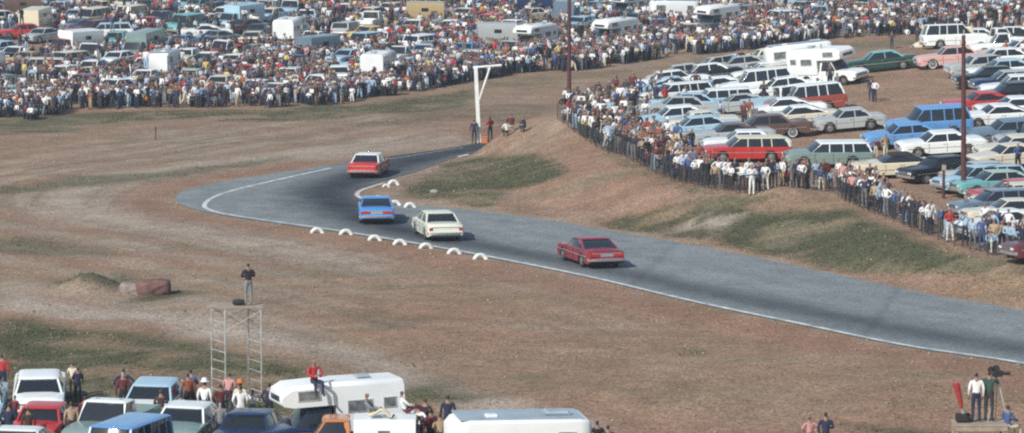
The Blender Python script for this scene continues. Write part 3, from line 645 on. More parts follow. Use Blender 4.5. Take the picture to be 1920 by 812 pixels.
# parts: 0 skin 1 hair 2 top 3 trousers 4 shoes
def skeleton(pose, hands=False):
    J = {}; T = 2
    J['pelvis'] = [0, 0, .95, .135, 3]; J['waist'] = [0, 0, 1.09, .125, 2]; J['chest'] = [0, .0, 1.30, .15, 2]; J['neck'] = [0, .0, 1.475, .055, 0]; J['jaw'] = [0, .03, 1.56, .066, 0]; J['head'] = [0, .015, 1.645, .092, 0]; J['crown'] = [0, .0, 1.695, .078, 1]
    J['nose'] = [0, .115, 1.625, .016, 0]
    for s, n in ((-1, 'l'), (1, 'r')):
        J['sh' + n] = [s * .185, 0, 1.40, .062, 2]; J['el' + n] = [s * .25, -.03, 1.14, .047, 2]; J['wr' + n] = [s * .25, .06, .91, .034, 2]; J['ha' + n] = [s * .245, .09, .83, .036, 0]
        J['hi' + n] = [s * .095, 0, .88, .092, 3]; J['kn' + n] = [s * .11, .02, .50, .064, 3]; J['an' + n] = [s * .115, -.03, .10, .047, 3]; J['to' + n] = [s * .135, .13, .045, .04, 4]
    E = [('pelvis', 'waist'), ('waist', 'chest'), ('chest', 'neck'), ('neck', 'jaw'), ('jaw', 'head'), ('head', 'crown'), ('head', 'nose')]
    for n in 'lr': E += [('chest', 'sh' + n), ('sh' + n, 'el' + n), ('el' + n, 'wr' + n), ('wr' + n, 'ha' + n), ('pelvis', 'hi' + n), ('hi' + n, 'kn' + n), ('kn' + n, 'an' + n), ('an' + n, 'to' + n)]
    def mv(k, x, y, z): J[k][0], J[k][1], J[k][2] = x, y, z
    if pose == 'folded':
        for s, n in ((-1, 'l'), (1, 'r')): mv('el' + n, s * .27, .03, 1.15); mv('wr' + n, s * .06, .20, 1.18 + .03 * s); mv('ha' + n, -s * .06, .21, 1.20 + .03 * s)
    if pose == 'hips':
        for s, n in ((-1, 'l'), (1, 'r')): mv('el' + n, s * .40, -.08, 1.17); mv('wr' + n, s * .2, .04, 1.0); mv('ha' + n, s * .15, .08, .98)
    if pose == 'camera':
        for s, n in ((-1, 'l'), (1, 'r')): mv('el' + n, s * .27, .17, 1.27); mv('wr' + n, s * .10, .27, 1.50); mv('ha' + n, s * .06, .24, 1.58)
    if pose == 'walk':
        mv('knl', -.1, .16, .52); mv('anl', -.1, .26, .12); mv('tol', -.1, .42, .07); mv('knr', .1, -.05, .5); mv('anr', .1, -.33, .16); mv('tor', .11, -.2, .06)
        mv('wrl', -.24, -.14, .93); mv('hal', -.24, -.16, .85); mv('ell', -.25, -.12, 1.16); mv('wrr', .22, .24, .98); mv('har', .2, .29, .92)
    if pose == 'pocket':
        mv('ell', -.30, -.08, 1.16); mv('wrl', -.2, .03, .95); mv('hal', -.16, .05, .90); mv('anl', -.2, .02, .10); mv('knl', -.16, .04, .5); mv('tol', -.26, .16, .045)
        mv('wrr', .12, .22, 1.12); mv('har', .07, .26, 1.14)
    if pose == 'point':
        mv('elr', .33, .2, 1.36); mv('wrr', .34, .45, 1.42); mv('har', .34, .54, 1.44)
    if pose in ('sit', 'sitlean', 'dangle'):
        dz = -.83
        for k in J: J[k][2] += dz
        for s, n in ((-1, 'l'), (1, 'r')):
            mv('hi' + n, s * .10, .04, .09); mv('kn' + n, s * .14, .46, .12 if pose != 'sitlean' else .32)
            if pose == 'dangle': mv('an' + n, s * .13, .50, -.30); mv('to' + n, s * .14, .66, -.36)
            elif pose == 'sit': mv('an' + n, s * .13, .55, -.28); mv('to' + n, s * .14, .70, -.34)
            else: mv('an' + n, s * .15, .72, .06); mv('to' + n, s * .16, .88, .08)
            mv('el' + n, s * .27, .10, .36); mv('wr' + n, s * .13, .33, .30); mv('ha' + n, s * .08, .38, .33)
        if pose == 'sitlean':
            for k in ('chest', 'neck', 'jaw', 'head', 'crown', 'nose', 'shl', 'shr'): J[k][1] -= .12
    if pose == 'crouch':
        for k in J: J[k][2] -= .55
        for s, n in ((-1, 'l'), (1, 'r')):
            mv('hi' + n, s * .10, .02, .33); mv('kn' + n, s * .19, .36, .46); mv('an' + n, s * .14, .10, .10); mv('to' + n, s * .16, .26, .045); mv('el' + n, s * .25, .22, .62); mv('wr' + n, s * .10, .40, .60); mv('ha' + n, s * .05, .44, .60)
        for k in ('chest', 'neck', 'jaw', 'head', 'crown', 'nose', 'shl', 'shr'): J[k][1] += .12
    if hands:   # palm with five unequal fingers
        for s, n in ((-1, 'l'), (1, 'r')):
            w_ = Vector(J['wr' + n][:3]); h = Vector(J['ha' + n][:3]); d = (h - w_).normalized(); side = d.cross(Vector((s * 1.0, 0, 0)) if abs(d.x) < .8 else Vector((0, 0, 1))).normalized(); palm = d.cross(side).normalized()
            J['ha' + n][3] = .030
            for k, (o_, ln) in enumerate(((-.030, .060), (-.010, .078), (.011, .072), (.031, .055))):
                a = h + d * .03 + side * o_; b_ = a + d * ln * .55 + palm * .006; c_ = b_ + d * ln * .4 + palm * .02
                J[f'f{n}{k}a'] = [*a, .0105, 0]; J[f'f{n}{k}b'] = [*b_, .009, 0]; J[f'f{n}{k}c'] = [*c_, .0075, 0]
                E += [('ha' + n, f'f{n}{k}a'), (f'f{n}{k}a', f'f{n}{k}b'), (f'f{n}{k}b', f'f{n}{k}c')]
            a = h - d * .01 - side * .045; b_ = a + d * .035 - side * .018 + palm * .012
            J[f't{n}a'] = [*a, .012, 0]; J[f't{n}b'] = [*b_, .009, 0]; E += [('ha' + n, f't{n}a'), (f't{n}a', f't{n}b')]
    return J, E
POSES = ['stand', 'folded', 'hips', 'camera', 'walk', 'pocket', 'point', 'sit', 'sitlean', 'dangle', 'crouch']
PM, PL, PH = {}, {}, {}
for p in POSES:
    J, E = skeleton(p); PM[p] = skin_mesh('person_' + p, J, E, 1)
for p in ('folded', 'camera', 'dangle', 'sitlean', 'stand', 'sit', 'hips'):
    J, E = skeleton(p, True); PH[p] = skin_mesh('person_detailed_' + p, J, E, 2)
for p in ('stand', 'folded', 'hips', 'walk', 'pocket', 'camera', 'crouch'):
    J, E = skeleton(p)
    for k in ('nose',): J.pop(k)
    E = [e for e in E if 'nose' not in e]; PL[p] = skin_mesh('low_' + p, J, E, 0)
hb = MB(); n_ = 14
hb.loft([[(math.cos(2 * math.pi * k / n_) * r, math.sin(2 * math.pi * k / n_) * r, z) for k in range(n_)] for r, z in ((.17, -.02), (.175, -.005), (.115, .005), (.108, .07), (.08, .115), (.03, .13))], 'TOP')
HAT = hb.mesh('hat')
CLOTH = {'white': (.72,.73,.72), 'navy': (.018,.025,.06), 'black': (.014,.014,.017), 'dark brown': (.055,.032,.026), 'maroon': (.12,.022,.028), 'red': (.42,.03,.03), 'orange': (.50,.17,.04), 'tan': (.38,.28,.18),
         'grey': (.20,.21,.22), 'pale blue': (.30,.42,.55), 'blue': (.045,.09,.22), 'cream': (.60,.55,.42), 'olive': (.09,.09,.05), 'pink': (.52,.26,.26), 'dark green': (.025,.06,.045), 'yellow': (.60,.48,.14), 'rust': (.26,.07,.035), 'charcoal': (.035,.036,.042)}
def cloth(c): return mat('cloth_' + c.replace(' ', '_'), CLOTH[c], .85, 0, 0, .14, 5.)
HAIR = {'dark': mat('dark_hair', (.018,.012,.010), .7), 'brown': mat('brown_hair', (.06,.035,.02), .7), 'fair': mat('fair_hair', (.28,.19,.09), .7), 'grey': mat('grey_hair', (.3,.3,.29), .7)}
TOPS = ['navy'] * 15 + ['black'] * 10 + ['charcoal'] * 8 + ['dark brown'] * 6 + ['maroon'] * 4 + ['white'] * 22 + ['grey'] * 6 + ['red'] * 4 + ['pale blue'] * 9 + ['blue'] * 5 + ['cream'] * 3 + ['tan'] * 2 + ['olive'] * 2 + ['pink', 'dark green', 'yellow', 'rust', 'orange']
BOTS = ['navy'] * 6 + ['black'] * 4 + ['grey'] * 5 + ['tan'] * 1 + ['charcoal'] * 5 + ['dark brown'] * 3 + ['pale blue'] * 2 + ['cream', 'white', 'olive']
PEO = []
def person(x, y, z=None, face=None, pose='stand', top=None, bot=None, hair=None, hat=None, label=None, scale=None, zone='', detail=False, group=None):
    PEO.append(dict(x=x, y=y, z=gz(x, y) if z is None else z, face=face if face is not None else random.uniform(0, 360), pose=pose, top=top or random.choice(TOPS), bot=bot or random.choice(BOTS),
        hair=hair or random.choice(['dark', 'dark', 'brown', 'brown', 'fair', 'grey']), hat=hat, label=label, s=scale or (random.uniform(.90, 1.06) if random.random() > .1 else random.uniform(.68, .85)), zone=zone, detail=detail, group=group))
def ppx(px, py, **k):
    p = G(px, py); person(p[0], p[1], **k)
def spaced(x, y, r): return all((x - q['x']) ** 2 + (y - q['y']) ** 2 > r * r for q in PEO[-1200:])
def free(x, y, pad=.25):
    for v in VEH:
        if abs(v['x'] - x) < 5 and abs(v['y'] - y) < 5:
            dx, dy = x - v['x'], y - v['y']; c, s = math.cos(v['h']), math.sin(v['h'])
            if abs(dx * c + dy * s) < v['L'] / 2 + pad and abs(-dx * s + dy * c) < v['W'] / 2 + pad: return False
    return True
FG_GRP = 'spectators nearest the camera'
# facing angle: 0 faces +Y (away), 90 faces -X ...
# man on the scaffold tower
TB = G(444, 748); TZ = TB[2]; TOPZ = at_z(465, 573, 0)[2]
_d = ray(466, 574); _t = TB[1] / _d[1]; TZTOP = CAMZ + _d[2] * _t; TX = _d[0] * _t
person(TX, TB[1], TZTOP + .03, 20, 'folded', 'black', 'grey', 'dark', label='man in black jacket and grey trousers standing on top of the scaffold tower', scale=.97, detail=True)
# foreground spectators among the cars
def roofz(px, py, D):
    d = ray(px, py); t = D / d[1]; return d[0] * t, CAMZ + d[2] * t
cam_v = [v for v in VEH if v['kind'] == 'camper' and v['zone'] == FG][0]; shp = [v for v in VEH if v['kind'] == 'shellpickup' and v['zone'] == FG][0]
def local(v, a, b, z):   # a point given in a vehicle's own axes
    n = normal(v['x'], v['y']); f = Vector((math.cos(v['h']), math.sin(v['h']), 0)); f = (f - n * f.dot(n)).normalized(); l = n.cross(f)
    return Vector((v['x'], v['y'], gz(v['x'], v['y']) + .015)) + f * a + l * b + n * z
q = local(cam_v, .35, .98, 2.62); person(q.x, q.y, q.z, 205 , 'dangle', 'red', 'navy', 'dark', label='man in red jacket sitting on the roof edge of the white camper', detail=True, scale=1)
q = local(shp, -1.0, .55, 1.78); person(q.x, q.y, q.z, 265, 'sitlean', 'grey', 'cream', 'brown', label='person in grey plaid jacket sitting back on the orange pickup camper shell', detail=True, scale=1)
q = local(shp, -2.2, -.5, 1.76); person(q.x, q.y, q.z, 290, 'sitlean', 'white', 'maroon', 'brown', label='person in white shirt sitting at the tail end of the camper shell', detail=True, scale=.95)
for px, py, d in [(132, 716, dict(top='charcoal', bot='navy', label='person in charcoal coat just left of the silver grey tall wagon')), (300, 742, dict(top='blue', bot='charcoal', label='person in blue jacket between green pickup and white roofed sedan')),
    (430, 748, dict(top='pink', bot='navy', label='person in pink top behind the tower foot')), (505, 768, dict(top='navy', bot='black', label='person in navy jacket between navy sedan and white camper')),
    (10, 752, dict(top='maroon', bot='navy', label='person in maroon jacket at the left edge behind the pale blue sedan')), (840, 800, dict(top='navy', bot='navy', label='person in navy jacket behind the trailer end')),
    (755, 790, dict(top='rust', bot='navy', label='person in rust jacket behind the camper shell')), (78, 712, dict(top='red', bot='navy', hair='dark', label='person in red top at the lower left behind the white sedan')),
    (91, 714, dict(top='cream', bot='tan', hair='brown', label='person in cream shirt behind the white sedan at lower left')),
    (106, 716, dict(top='navy', bot='navy', hair='dark', label='person in navy coat next to the white sedan at lower left')),
    (340, 748, dict(top='rust', bot='black', hair='dark', pose='stand', label='person in rust brown top standing alone left of the tower')),
    (383, 774, dict(top='white', bot='navy', hat='white', label='person in white shirt and white hat beside the grey green sedan')),
    (262, 742, dict(top='navy', bot='maroon', label='person in navy top behind the grey green pickup')), (276, 750, dict(top='maroon', bot='black', label='person in maroon top right of the grey green pickup')),
    (281, 762, dict(top='white', bot='grey', label='person in white shirt right of the grey green pickup')), (293, 768, dict(top='dark brown', bot='tan', label='person in dark brown coat by the grey green sedan bonnet')),
    (437, 778, dict(top='white', bot='white', hair='dark', label='person in white shirt and white trousers left of the tower foot')), (451, 772, dict(top='cream', bot='navy', hat='orange', label='person in cream shirt and orange hat at the tower foot')),
    (474, 765, dict(top='white', bot='grey', hair='dark', label='person in white shirt and grey trousers by the tower foot')), (412, 778, dict(top='maroon', bot='navy', hair='dark', label='person in maroon jacket by the tower foot')),
    (768, 806, dict(top='white', bot='black', hair='dark', label='person in white top just right of the camper shell')), (785, 812, dict(top='white', bot='navy', hair='dark', label='person in white shirt left of the long trailer')),
    (778, 818, dict(top='dark brown', bot='charcoal', label='person in dark brown jacket left of the long trailer')), (808, 822, dict(top='maroon', bot='black', label='person in maroon coat left of the long trailer')),
    (826, 830, dict(top='tan', bot='navy', hair='dark', label='person in tan coat touching the trailer end')), (797, 806, dict(top='black', bot='navy', label='person in black coat behind the white shirts by the trailer')),
    (1518, 852, dict(top='pink', bot='grey', hair='brown', label='person in pink top beside a navy jacket at the bottom edge')), (1548, 866, dict(top='navy', bot='navy', hair='dark', label='person in navy jacket beside a pink top at the bottom edge')),
    (30, 800, dict(top='navy', bot='navy', label='person in navy coat at the far lower left')), (62, 806, dict(top='dark brown', bot='black', label='person in dark brown coat in the lower left corner')),
    (205, 792, dict(top='maroon', bot='black', label='person in maroon coat between red sedan and sky blue roof')), (150, 806, dict(top='tan', bot='navy', label='person in tan coat left of the sky blue roofed van')),
    (325, 790, dict(top='grey', bot='grey', label='person in grey coat beside the grey green sedan')), (1120, 878, dict(top='black', bot='black', label='person in black coat at the bottom edge right of the trailer')),
    (1140, 882, dict(top='dark brown', bot='black', label='person in brown coat at the bottom edge right of the trailer'))]:
    d.setdefault('pose', random.choice(['stand', 'folded', 'pocket', 'hips'])); g_ = G(px, py + (32 if px < 850 else 0))
    opts = [(abs(dx) * 1.0 + (dy * 1.6 if dy > 0 else -dy * .8), dx, dy) for dx in np.arange(-2.4, 2.41, .3) for dy in np.arange(-3, 3.01, .3)]
    ok = [o_ for o_ in sorted(opts) if free(g_[0] + o_[1], g_[1] + o_[2], .2) and all(math.hypot(g_[0] + o_[1] - q_['x'], g_[1] + o_[2] - q_['y']) > .42 for q_ in PEO)]
    if ok: g_[0] += ok[0][1]; g_[1] += ok[0][2]
    person(g_[0], g_[1], face=random.uniform(-30, 30), zone='fg', group=FG_GRP, **d)
# camera crew platform (bottom right)
_d = ray(1836, 793); CPY = 122.5; _t = CPY / _d[1]; CPZ = CAMZ + _d[2] * _t; CPX = _d[0] * _t
person(CPX - .12, CPY - .1, CPZ + .04, 5, 'stand', 'white', 'navy', 'dark', label='man in white shirt standing on the camera platform', detail=True, scale=.98)
person(CPX + .32, CPY + .05, CPZ + .04, -30, 'camera', 'dark green', 'charcoal', 'dark', label='cameraman in dark jacket filming from the platform', detail=True, scale=1.0)
person(CPX + .92, CPY - .15, CPZ - .22, -50, 'sit', 'blue', 'cream', 'dark', label='person in blue jacket sitting at the platform edge', detail=True, scale=.98)
# marshals at the white signal post
FL = 'marshals and helpers at the white post'
ppx(889, 269, face=10, pose='stand', top='navy', bot='navy', hair='dark', label='marshal in navy clothes standing left of the white post', group=FL, scale=1)
ppx(919, 265, face=20, pose='folded', top='red', bot='navy', hair='dark', label='marshal in red jacket standing right of the white post', group=FL, scale=1.04)
ppx(951, 256, face=40, pose='crouch', top='white', bot='black', hair='dark', label='person in white top crouching low beyond the red-jacketed marshal', group=FL, scale=.95)
ppx(959, 248, face=20, pose='crouch', top='maroon', bot='cream', hair='brown', label='person in maroon top crouching behind the white one', group=FL, scale=1.1)
ppx(984, 248, face=60, pose='crouch', top='charcoal', bot='navy', hair='dark', label='dark clothed person crouching rightmost of the marshal group', group=FL, scale=.95)
# the fence crowd
FR = 'spectators along the infield fence'
fl = [0]
for a, b in zip(FENCE, FENCE[1:]): fl.append(fl[-1] + float(np.hypot(*(b - a))))
def fpt(s):
    for i in range(len(FENCE) - 1):
        if s <= fl[i + 1] or i == len(FENCE) - 2:
            t = (s - fl[i]) / (fl[i + 1] - fl[i]); a, b = FENCE[i], FENCE[i + 1]; d = (b - a) / np.hypot(*(b - a)); return a + (b - a) * t, d
def near_fence(px): return min(range(0, int(fl[-1] * 10)), key=lambda k: abs(to_px(*fpt(k / 10)[0], 1.8)[0] - px)) / 10
PSP = ['stand'] * 4 + ['folded'] * 3 + ['hips'] * 2 + ['pocket'] * 3 + ['camera', 'walk', 'walk', 'point', 'crouch', 'crouch']
for px, off, d in [(1411, -.3, dict(top='white', bot='white', hair='dark', pose='folded', label='person all in white, left one of the pair on the bank')), (1437, -.2, dict(top='white', bot='white', hair='brown', pose='pocket', label='person all in white, right one of the pair on the bank')),
    (1582, .6, dict(top='red', bot='tan', label='person in bright red jacket below the cream convertible front')), (1336, -.2, dict(top='tan', bot='charcoal', pose='walk', label='person in tan jacket left of the pair in white')),
    (1745, 2.6, dict(top='white', bot='black', hair='dark', pose='hips', label='person in white shirt and black trousers behind the low fence crowd')), (1768, 2.2, dict(top='black', bot='black', hair='dark', label='person all in black right of the white shirt behind the fence')),
    (1822, .2, dict(top='blue', bot='blue', pose='stand', label='person all in blue by the white coupe at the right end')), (1075, 1.0, dict(top='maroon', bot='charcoal', hat='white', label='person with white hat at the left end of the fence')),
    (1140, 3.4, dict(top='white', bot='dark brown', hat='white', label='person in white with white hat behind the left fence crowd')), (1152, 2.0, dict(top='orange', bot='black', label='person in orange jacket in the left fence crowd')),
    (1177, .5, dict(top='red', bot='navy', label='person in bright red sweater at the front of the left fence crowd')), (1222, 1.8, dict(top='pink', bot='black', label='person in pink top beside the pale blue sedans'))]:
    p, dr = fpt(near_fence(px)); nrm = np.array([-dr[1], dr[0]]);
    if nrm[1] < 0: nrm = -nrm
    q = p + nrm * (off + .35); person(q[0], q[1], face=random.uniform(90, 200) if 'pose' in d and d['pose'] == 'walk' else random.uniform(130, 200), zone='fence', group=FR, **{**dict(pose='stand'), **d})
s = 0.2
rows = lambda px: 4 if px < 1230 else (2.6 if px < 1330 else (2.3 if px < 1620 else 1.15))
while s < fl[-1]:
    p, dr = fpt(s); px = to_px(p[0], p[1], 1.8)[0]; nrm = np.array([-dr[1], dr[0]]);
    if nrm[1] < 0: nrm = -nrm
    nr = rows(px); nr = int(nr) + (1 if random.random() < nr % 1 else 0)
    for r in range(nr):
        if px > 1620 and random.random() < .3: continue
        off = .35 + r * .75 + random.uniform(-.12, .25); q = p + nrm * off + dr * random.uniform(-.2, .2)
        if spaced(q[0], q[1], .4) and free(q[0], q[1], .15):
            top = random.choice(TOPS if px > 1230 or r > 0 else TOPS[:43] + ['grey', 'tan', 'maroon'])
            person(q[0], q[1], face=random.uniform(120, 220), pose=random.choice(PSP), top=top, zone='fence', group=FR)
    s += random.uniform(.42, .62)
def scatter(poly_px, n, r, zone, group, facing=(100, 240), pad=.2, pts=None):
    P_ = np.array([G(*p)[:2] for p in poly_px]); lo, hi = P_.min(0), P_.max(0); k = c = 0
    while k < n * 6 and c < n:
        k += 1; q = lo + rng.random(2) * (hi - lo)
        if inside(q[None], P_)[0] and free(q[0], q[1], pad) and spaced(q[0], q[1], r):
            person(q[0], q[1], face=random.uniform(*facing), pose=random.choice(PSP), zone=zone, group=group); c += 1
    return c
print('corner', scatter([(1052,236),(1062,205),(1120,190),(1235,168),(1262,190),(1240,235),(1300,292),(1345,340),(1260,330),(1180,298),(1100,258)], 75, .5, 'fence', FR))
print('gap', scatter([(1545,350),(1585,356),(1632,384),(1650,398),(1600,386),(1566,364)], 22, .42, 'fence', FR, pad=.05), scatter([(1800,440),(1925,462),(1925,488),(1840,470)], 12, .5, 'fence', FR, pad=.05))
LG = 'people walking among the infield cars'
for px, py, d in [(1640, 192, dict(top='white', bot='navy', pose='hips', label='person in white shirt standing alone on the open dirt of the infield lot')), (1633, 190, dict(top='navy', bot='navy', label='person in navy clothes close beside the white-shirted one on open dirt')),
    (1385, 140, dict(top='cream', bot='tan', label='person in cream coat behind the black and white sedan')), (1392, 137, dict(top='dark brown', bot='black', label='person in dark brown coat beside the cream coat behind the lot')),
    (1642, 296, dict(top='maroon', bot='cream', label='person in maroon top behind the cream convertible')), (1660, 300, dict(top='tan', bot='cream', label='person in tan coat behind the cream convertible windshield')),
    (1874, 146, dict(top='white', bot='blue', label='person in white shirt and blue trousers right of the tall pole')), (1405, 232, dict(top='rust', bot='tan', label='person in rust jacket among the white infield cars')),
    (1306, 184, dict(top='dark brown', bot='black', label='person in dark brown coat left among the white infield cars')), (1470, 152, dict(top='rust', bot='black', label='person in rust jacket beside the red striped trailer')), (1273, 152, dict(top='pale blue', bot='grey', label='person in pale blue coat at the back corner of the lot')),
    (1700, 82, dict(top='white', bot='grey', label='person in white shirt at the rear of the lot near the tall wagon')), (1720, 84, dict(top='navy', bot='charcoal', label='person in navy coat at the rear of the lot near the tall wagon')), (1672, 92, dict(top='charcoal', bot='navy', label='person in charcoal coat at the rear of the lot'))]:
    g_ = G(px, py); k = 0
    while not free(g_[0], g_[1], .2) and k < 40: g_[1] += .12; k += 1
    person(g_[0], g_[1], face=random.uniform(120, 220), zone='lot', group=LG, **{**dict(pose=random.choice(['stand', 'pocket', 'hips'])), **d})
scatter([(1270,170),(1480,130),(1600,120),(1480,260),(1300,270)], 12, .6, 'lot', LG); scatter([(1815,140),(1925,100),(1925,470),(1820,340)], 14, .6, 'lot', LG)
# the far bank
FE = [(-60,222),(0,222),(60,226),(130,208),(300,203),(500,203),(600,198),(700,184),(800,168),(880,153),(950,142),(1050,134),(1150,126),(1250,110),(1350,99),(1430,91),(1550,76),(1700,66),(1800,60),(1960,52)]
def shift(poly, dy): return [(x, y + dy) for x, y in poly]
FARG = 'spectators lining the far bank'
band = lambda a, b, i0, i1: [(x, y + a) for x, y in FE[i0:i1 + 1]] + [(x, y + b) for x, y in reversed(FE[i0:i1 + 1])]
def scatter_far(poly, n, r, big=None):
    P_ = np.array([G(max(min(p[0], 2100), -200), max(p[1], -6))[:2] for p in poly]); lo, hi = P_.min(0), P_.max(0); pts = []
    cell = {}; k = 0
    while k < n * 8 and len(pts) < n:
        k += 1; q = lo + rng.random(2) * (hi - lo); key = (int(q[0] / r), int(q[1] / r))
        if key in cell or not inside(q[None], P_)[0] or not free(q[0], q[1], .1) or rng.random() < 1.25 * (1 - sm((vnoise(q[None], 3.2, 77)[0] * .6 + vnoise(q[None], 1.3, 78)[0] * .4 - .30) * 4)): continue
        cell[key] = 1; pts.append(q)
    return pts
FARP = []
for i in range(0, len(FE) - 1): 
    FARP += scatter_far(band(random.uniform(-2, 1), -9, i, i + 1), 50, .46); FARP += scatter_far(band(-8, -30, i, i + 1), 56, .55)
for poly, n in [(band(-24, -110, 0, 6), 800), (band(-24, -100, 5, 10), 600), (band(-24, -80, 9, 15), 480), (band(-20, -60, 14, 19), 420), ([(-60,66),(-60,-6),(960,-6),(960,66)], 1100), ([(900,60),(900,-6),(1960,-6),(1960,30),(1500,50)], 760)]:
    FARP += scatter_far(poly, n, .6)
print('far people', len(FARP), 'near', len(PEO))
FARP.sort(key=lambda q: q[1])
room = 300 - len(PEO)
for q in FARP[:max(room, 0)]:
    person(q[0], q[1], face=random.uniform(130, 230), pose=random.choice(PSP), zone='far', group=FARG)
REST = FARP[max(room, 0):]
EXTRA = []
if room < 0:
    PEO.sort(key=lambda q: (q['label'] is None, q['y'])); EXTRA = PEO[300:]; PEO = PEO[:300]
print('individual people', len(PEO))

# ------------------------------------------------------------------ labels that single each thing out
ART = lambda w_: ('an ' if w_[0] in 'aeiou' else 'a ') + w_
def vdesc(v):
    k = KINDS[v['kind']][3]
    if v['kind'] in ('convertible',): return f"{v['col']} convertible"
    return f"{v['col']} {k}"
for v in VEH: v['px'], v['py'] = to_px(v['x'], v['y'], gz(v['x'], v['y']) + .7)
SHORT = {'sedan': 'sedan', 'finned': 'finned sedan', 'compact': 'compact', 'coupe': 'coupe', 'wagon': 'wagon', 'suburban': 'tall wagon', 'convertible': 'convertible', 'open': 'convertible', 'pickup': 'pickup', 'shellpickup': 'camper pickup', 'camper': 'camper truck', 'van': 'van', 'trailer': 'trailer', 'bus': 'bus', 'boxtruck': 'box truck'}
used = set(v['label'] for v in VEH if v['label'])
def sortedn(v, pool, key):
    return sorted([u for u in pool if u is not v and u['zone'] == v['zone']], key=key)
PLACES = [(60,'at the left end'),(300,'below the left'),(560,'left of middle'),(840,'near the tan bus'),(1100,'behind the pole'),(1400,'right of the pole'),(1700,'at the right'),(2100,'at the right end')]
def uniq(cands):
    for c in cands:
        if c not in used and len(c.replace('-', ' ').split()) <= 16 and len(c.split()) <= 16: used.add(c); return c
    c = cands[-1]; print("DUP", c); used.add(c); return c
inview = lambda v: -60 < v['px'] < 1980 and -40 < v['py'] < 860
for v in VEH:
    if v['label']: continue
    near = sortedn(v, VEH, lambda u: math.hypot(u['px'] - v['px'], (u['py'] - v['py']) * 2.5))[:8]
    L_ = [u for u in near if u['px'] < v['px']]; R_ = [u for u in near if u['px'] >= v['px']]
    rf = f" with {v['roof']} roof" if v['roof'] and v['kind'] not in ('convertible', 'open', 'trailer', 'boxtruck') else ''
    base = f"{v['col']} {SHORT[v['kind']]}"; pl = v['zone']
    s_ = lambda u: f"{u['col']} {SHORT[u['kind']]}"
    c = []
    if not rf: c.append
    if near:
        rel = lambda u: 'behind' if u['py'] > v['py'] else 'before'
        for u in near[:4]: c.append(f"{base}{rf} {pl}, {rel(u)} {ART(s_(u))}")
        for a in L_[:3]:
            for b in R_[:3]: c.append(f"{base} {pl} between {ART(s_(a))} and {ART(s_(b))}")
        for a in near[:4]:
            for b in near[:4]:
                if a is not b: c.append(f"{base}{rf} {pl} by {ART(s_(a))} and {s_(b)}")
    v['label'] = uniq(c)
for q in PEO: q['px'], q['py'] = to_px(q['x'], q['y'], q['z'] + 1.2)
GARM = {'white': 'shirt', 'cream': 'shirt', 'pale blue': 'shirt', 'yellow': 'shirt', 'pink': 'top'}
garm = lambda t: f"{t} {GARM.get(t, 'jacket')}"
POSEW = {'stand': '', 'folded': ' with folded arms', 'hips': ' with hands on hips', 'walk': ' walking', 'camera': ' holding something up', 'pocket': '', 'point': ' pointing', 'crouch': ' crouching', 'sit': ' sitting'}
ZS = {'fence': 'infield fence', 'lot': 'infield lot', 'far': 'far bank', 'fg': 'near lot', '': ''}
ZW = {'fence': 'at the infield fence', 'lot': 'in the infield lot', 'far': 'on the far bank', 'fg': 'near the camera', '': ''}
used |= set(q['label'] for q in PEO if q['label'])
for q in PEO:
    if q['label']: continue
    near = sorted([u for u in PEO if u is not q and u['zone'] == q['zone']], key=lambda u: math.hypot(u['px'] - q['px'], (u['py'] - q['py']) * 1.2))[:9]
    L_ = [u for u in near if u['px'] < q['px']][:4]; R_ = [u for u in near if u['px'] >= q['px']][:4]
    base = f"{garm(q['top'])}, {q['bot']} trousers"; c = []; g1 = lambda u: u['top']
    for a in L_:
        for b in R_: c += [f"person in {base} {ZW[q['zone']]}, between {a['top']} and {b['top']} tops", f"{garm(q['top'])}, {q['bot']} trousers, {ZS[q['zone']]}, between {a['top']} and {b['top']} tops"]
    for a in near[:5]:
        c.append(f"person in {base}{POSEW[q['pose']]} {ZW[q['zone']]} by {garm(a['top'])}")
    c += [f"person in {base}, {'tall' if q['s'] > .98 else 'short'}, {ZS[q['zone']]} by {a['top']} top" for a in near[:6]]
    q['label'] = uniq(c or [f"person in {base} {ZW[q['zone']]}"])

# ------------------------------------------------------------------ build the setting: ground
def poly_mask(P, poly_px, soft=1.2):
    W_ = np.array([G(*p)[:2] for p in poly_px]); d = seg_dist(P, W_); ins = inside(P, W_)
    return sm(np.where(ins, .5 + d / (2 * soft), .5 - d / (2 * soft)))
warp = np.stack([(vnoise(GP, 5, 11) - .5) * 3.2 + (vnoise(GP, 1.7, 12) - .5) * 1.4, (vnoise(GP, 6, 13) - .5) * 6.5 + (vnoise(GP, 2, 14) - .5) * 3], 1)
core = (np.abs(GP[:, 0]) < 82) & (GP[:, 1] > 100) & (GP[:, 1] < 475)
Q = (GP + warp * .9)[core]; QM = (GP + warp * np.array([.35, .42]))[core]
dirt = np.array([.262, .176, .118]); red = np.array([.275, .155, .105]); pale = np.array([.345, .290, .230]); grass = np.array([.078, .086, .044]); dry = np.array([.23, .195, .125]); green = np.array([.070, .080, .043])
C = np.tile(dirt, (len(Q), 1))
def mix(mask, col, a=1.0):
    global C
    C = C * (1 - (mask * a)[:, None]) + col * (mask * a)[:, None]
n8, n3, n1 = vnoise(Q, 14, 3), vnoise(Q, 4.5, 4), vnoise(Q, 1.4, 5)
QS = (GP)[core] * np.array([.22, 1.0]); ns = vnoise(QS + warp[core] * .3, 1.6, 6); ns2 = vnoise(QS + warp[core] * .3, 3.3, 7)
mix(sm((n8 - .35) * 2.4), red, .42); mix(sm((n3 - .55) * 3), pale, .22); mix(sm((ns - .66) * 4), grass * 1.6, .30); mix(sm((ns2 - .66) * 4), pale, .2)
dRq = np.where(inside(GP[core], ROADPOLY), 0, seg_dist(GP[core], ROADPOLY)); dRo = seg_dist(GP[core], OUTS[::4], False)
inpl = inside(GP[core], CREST)
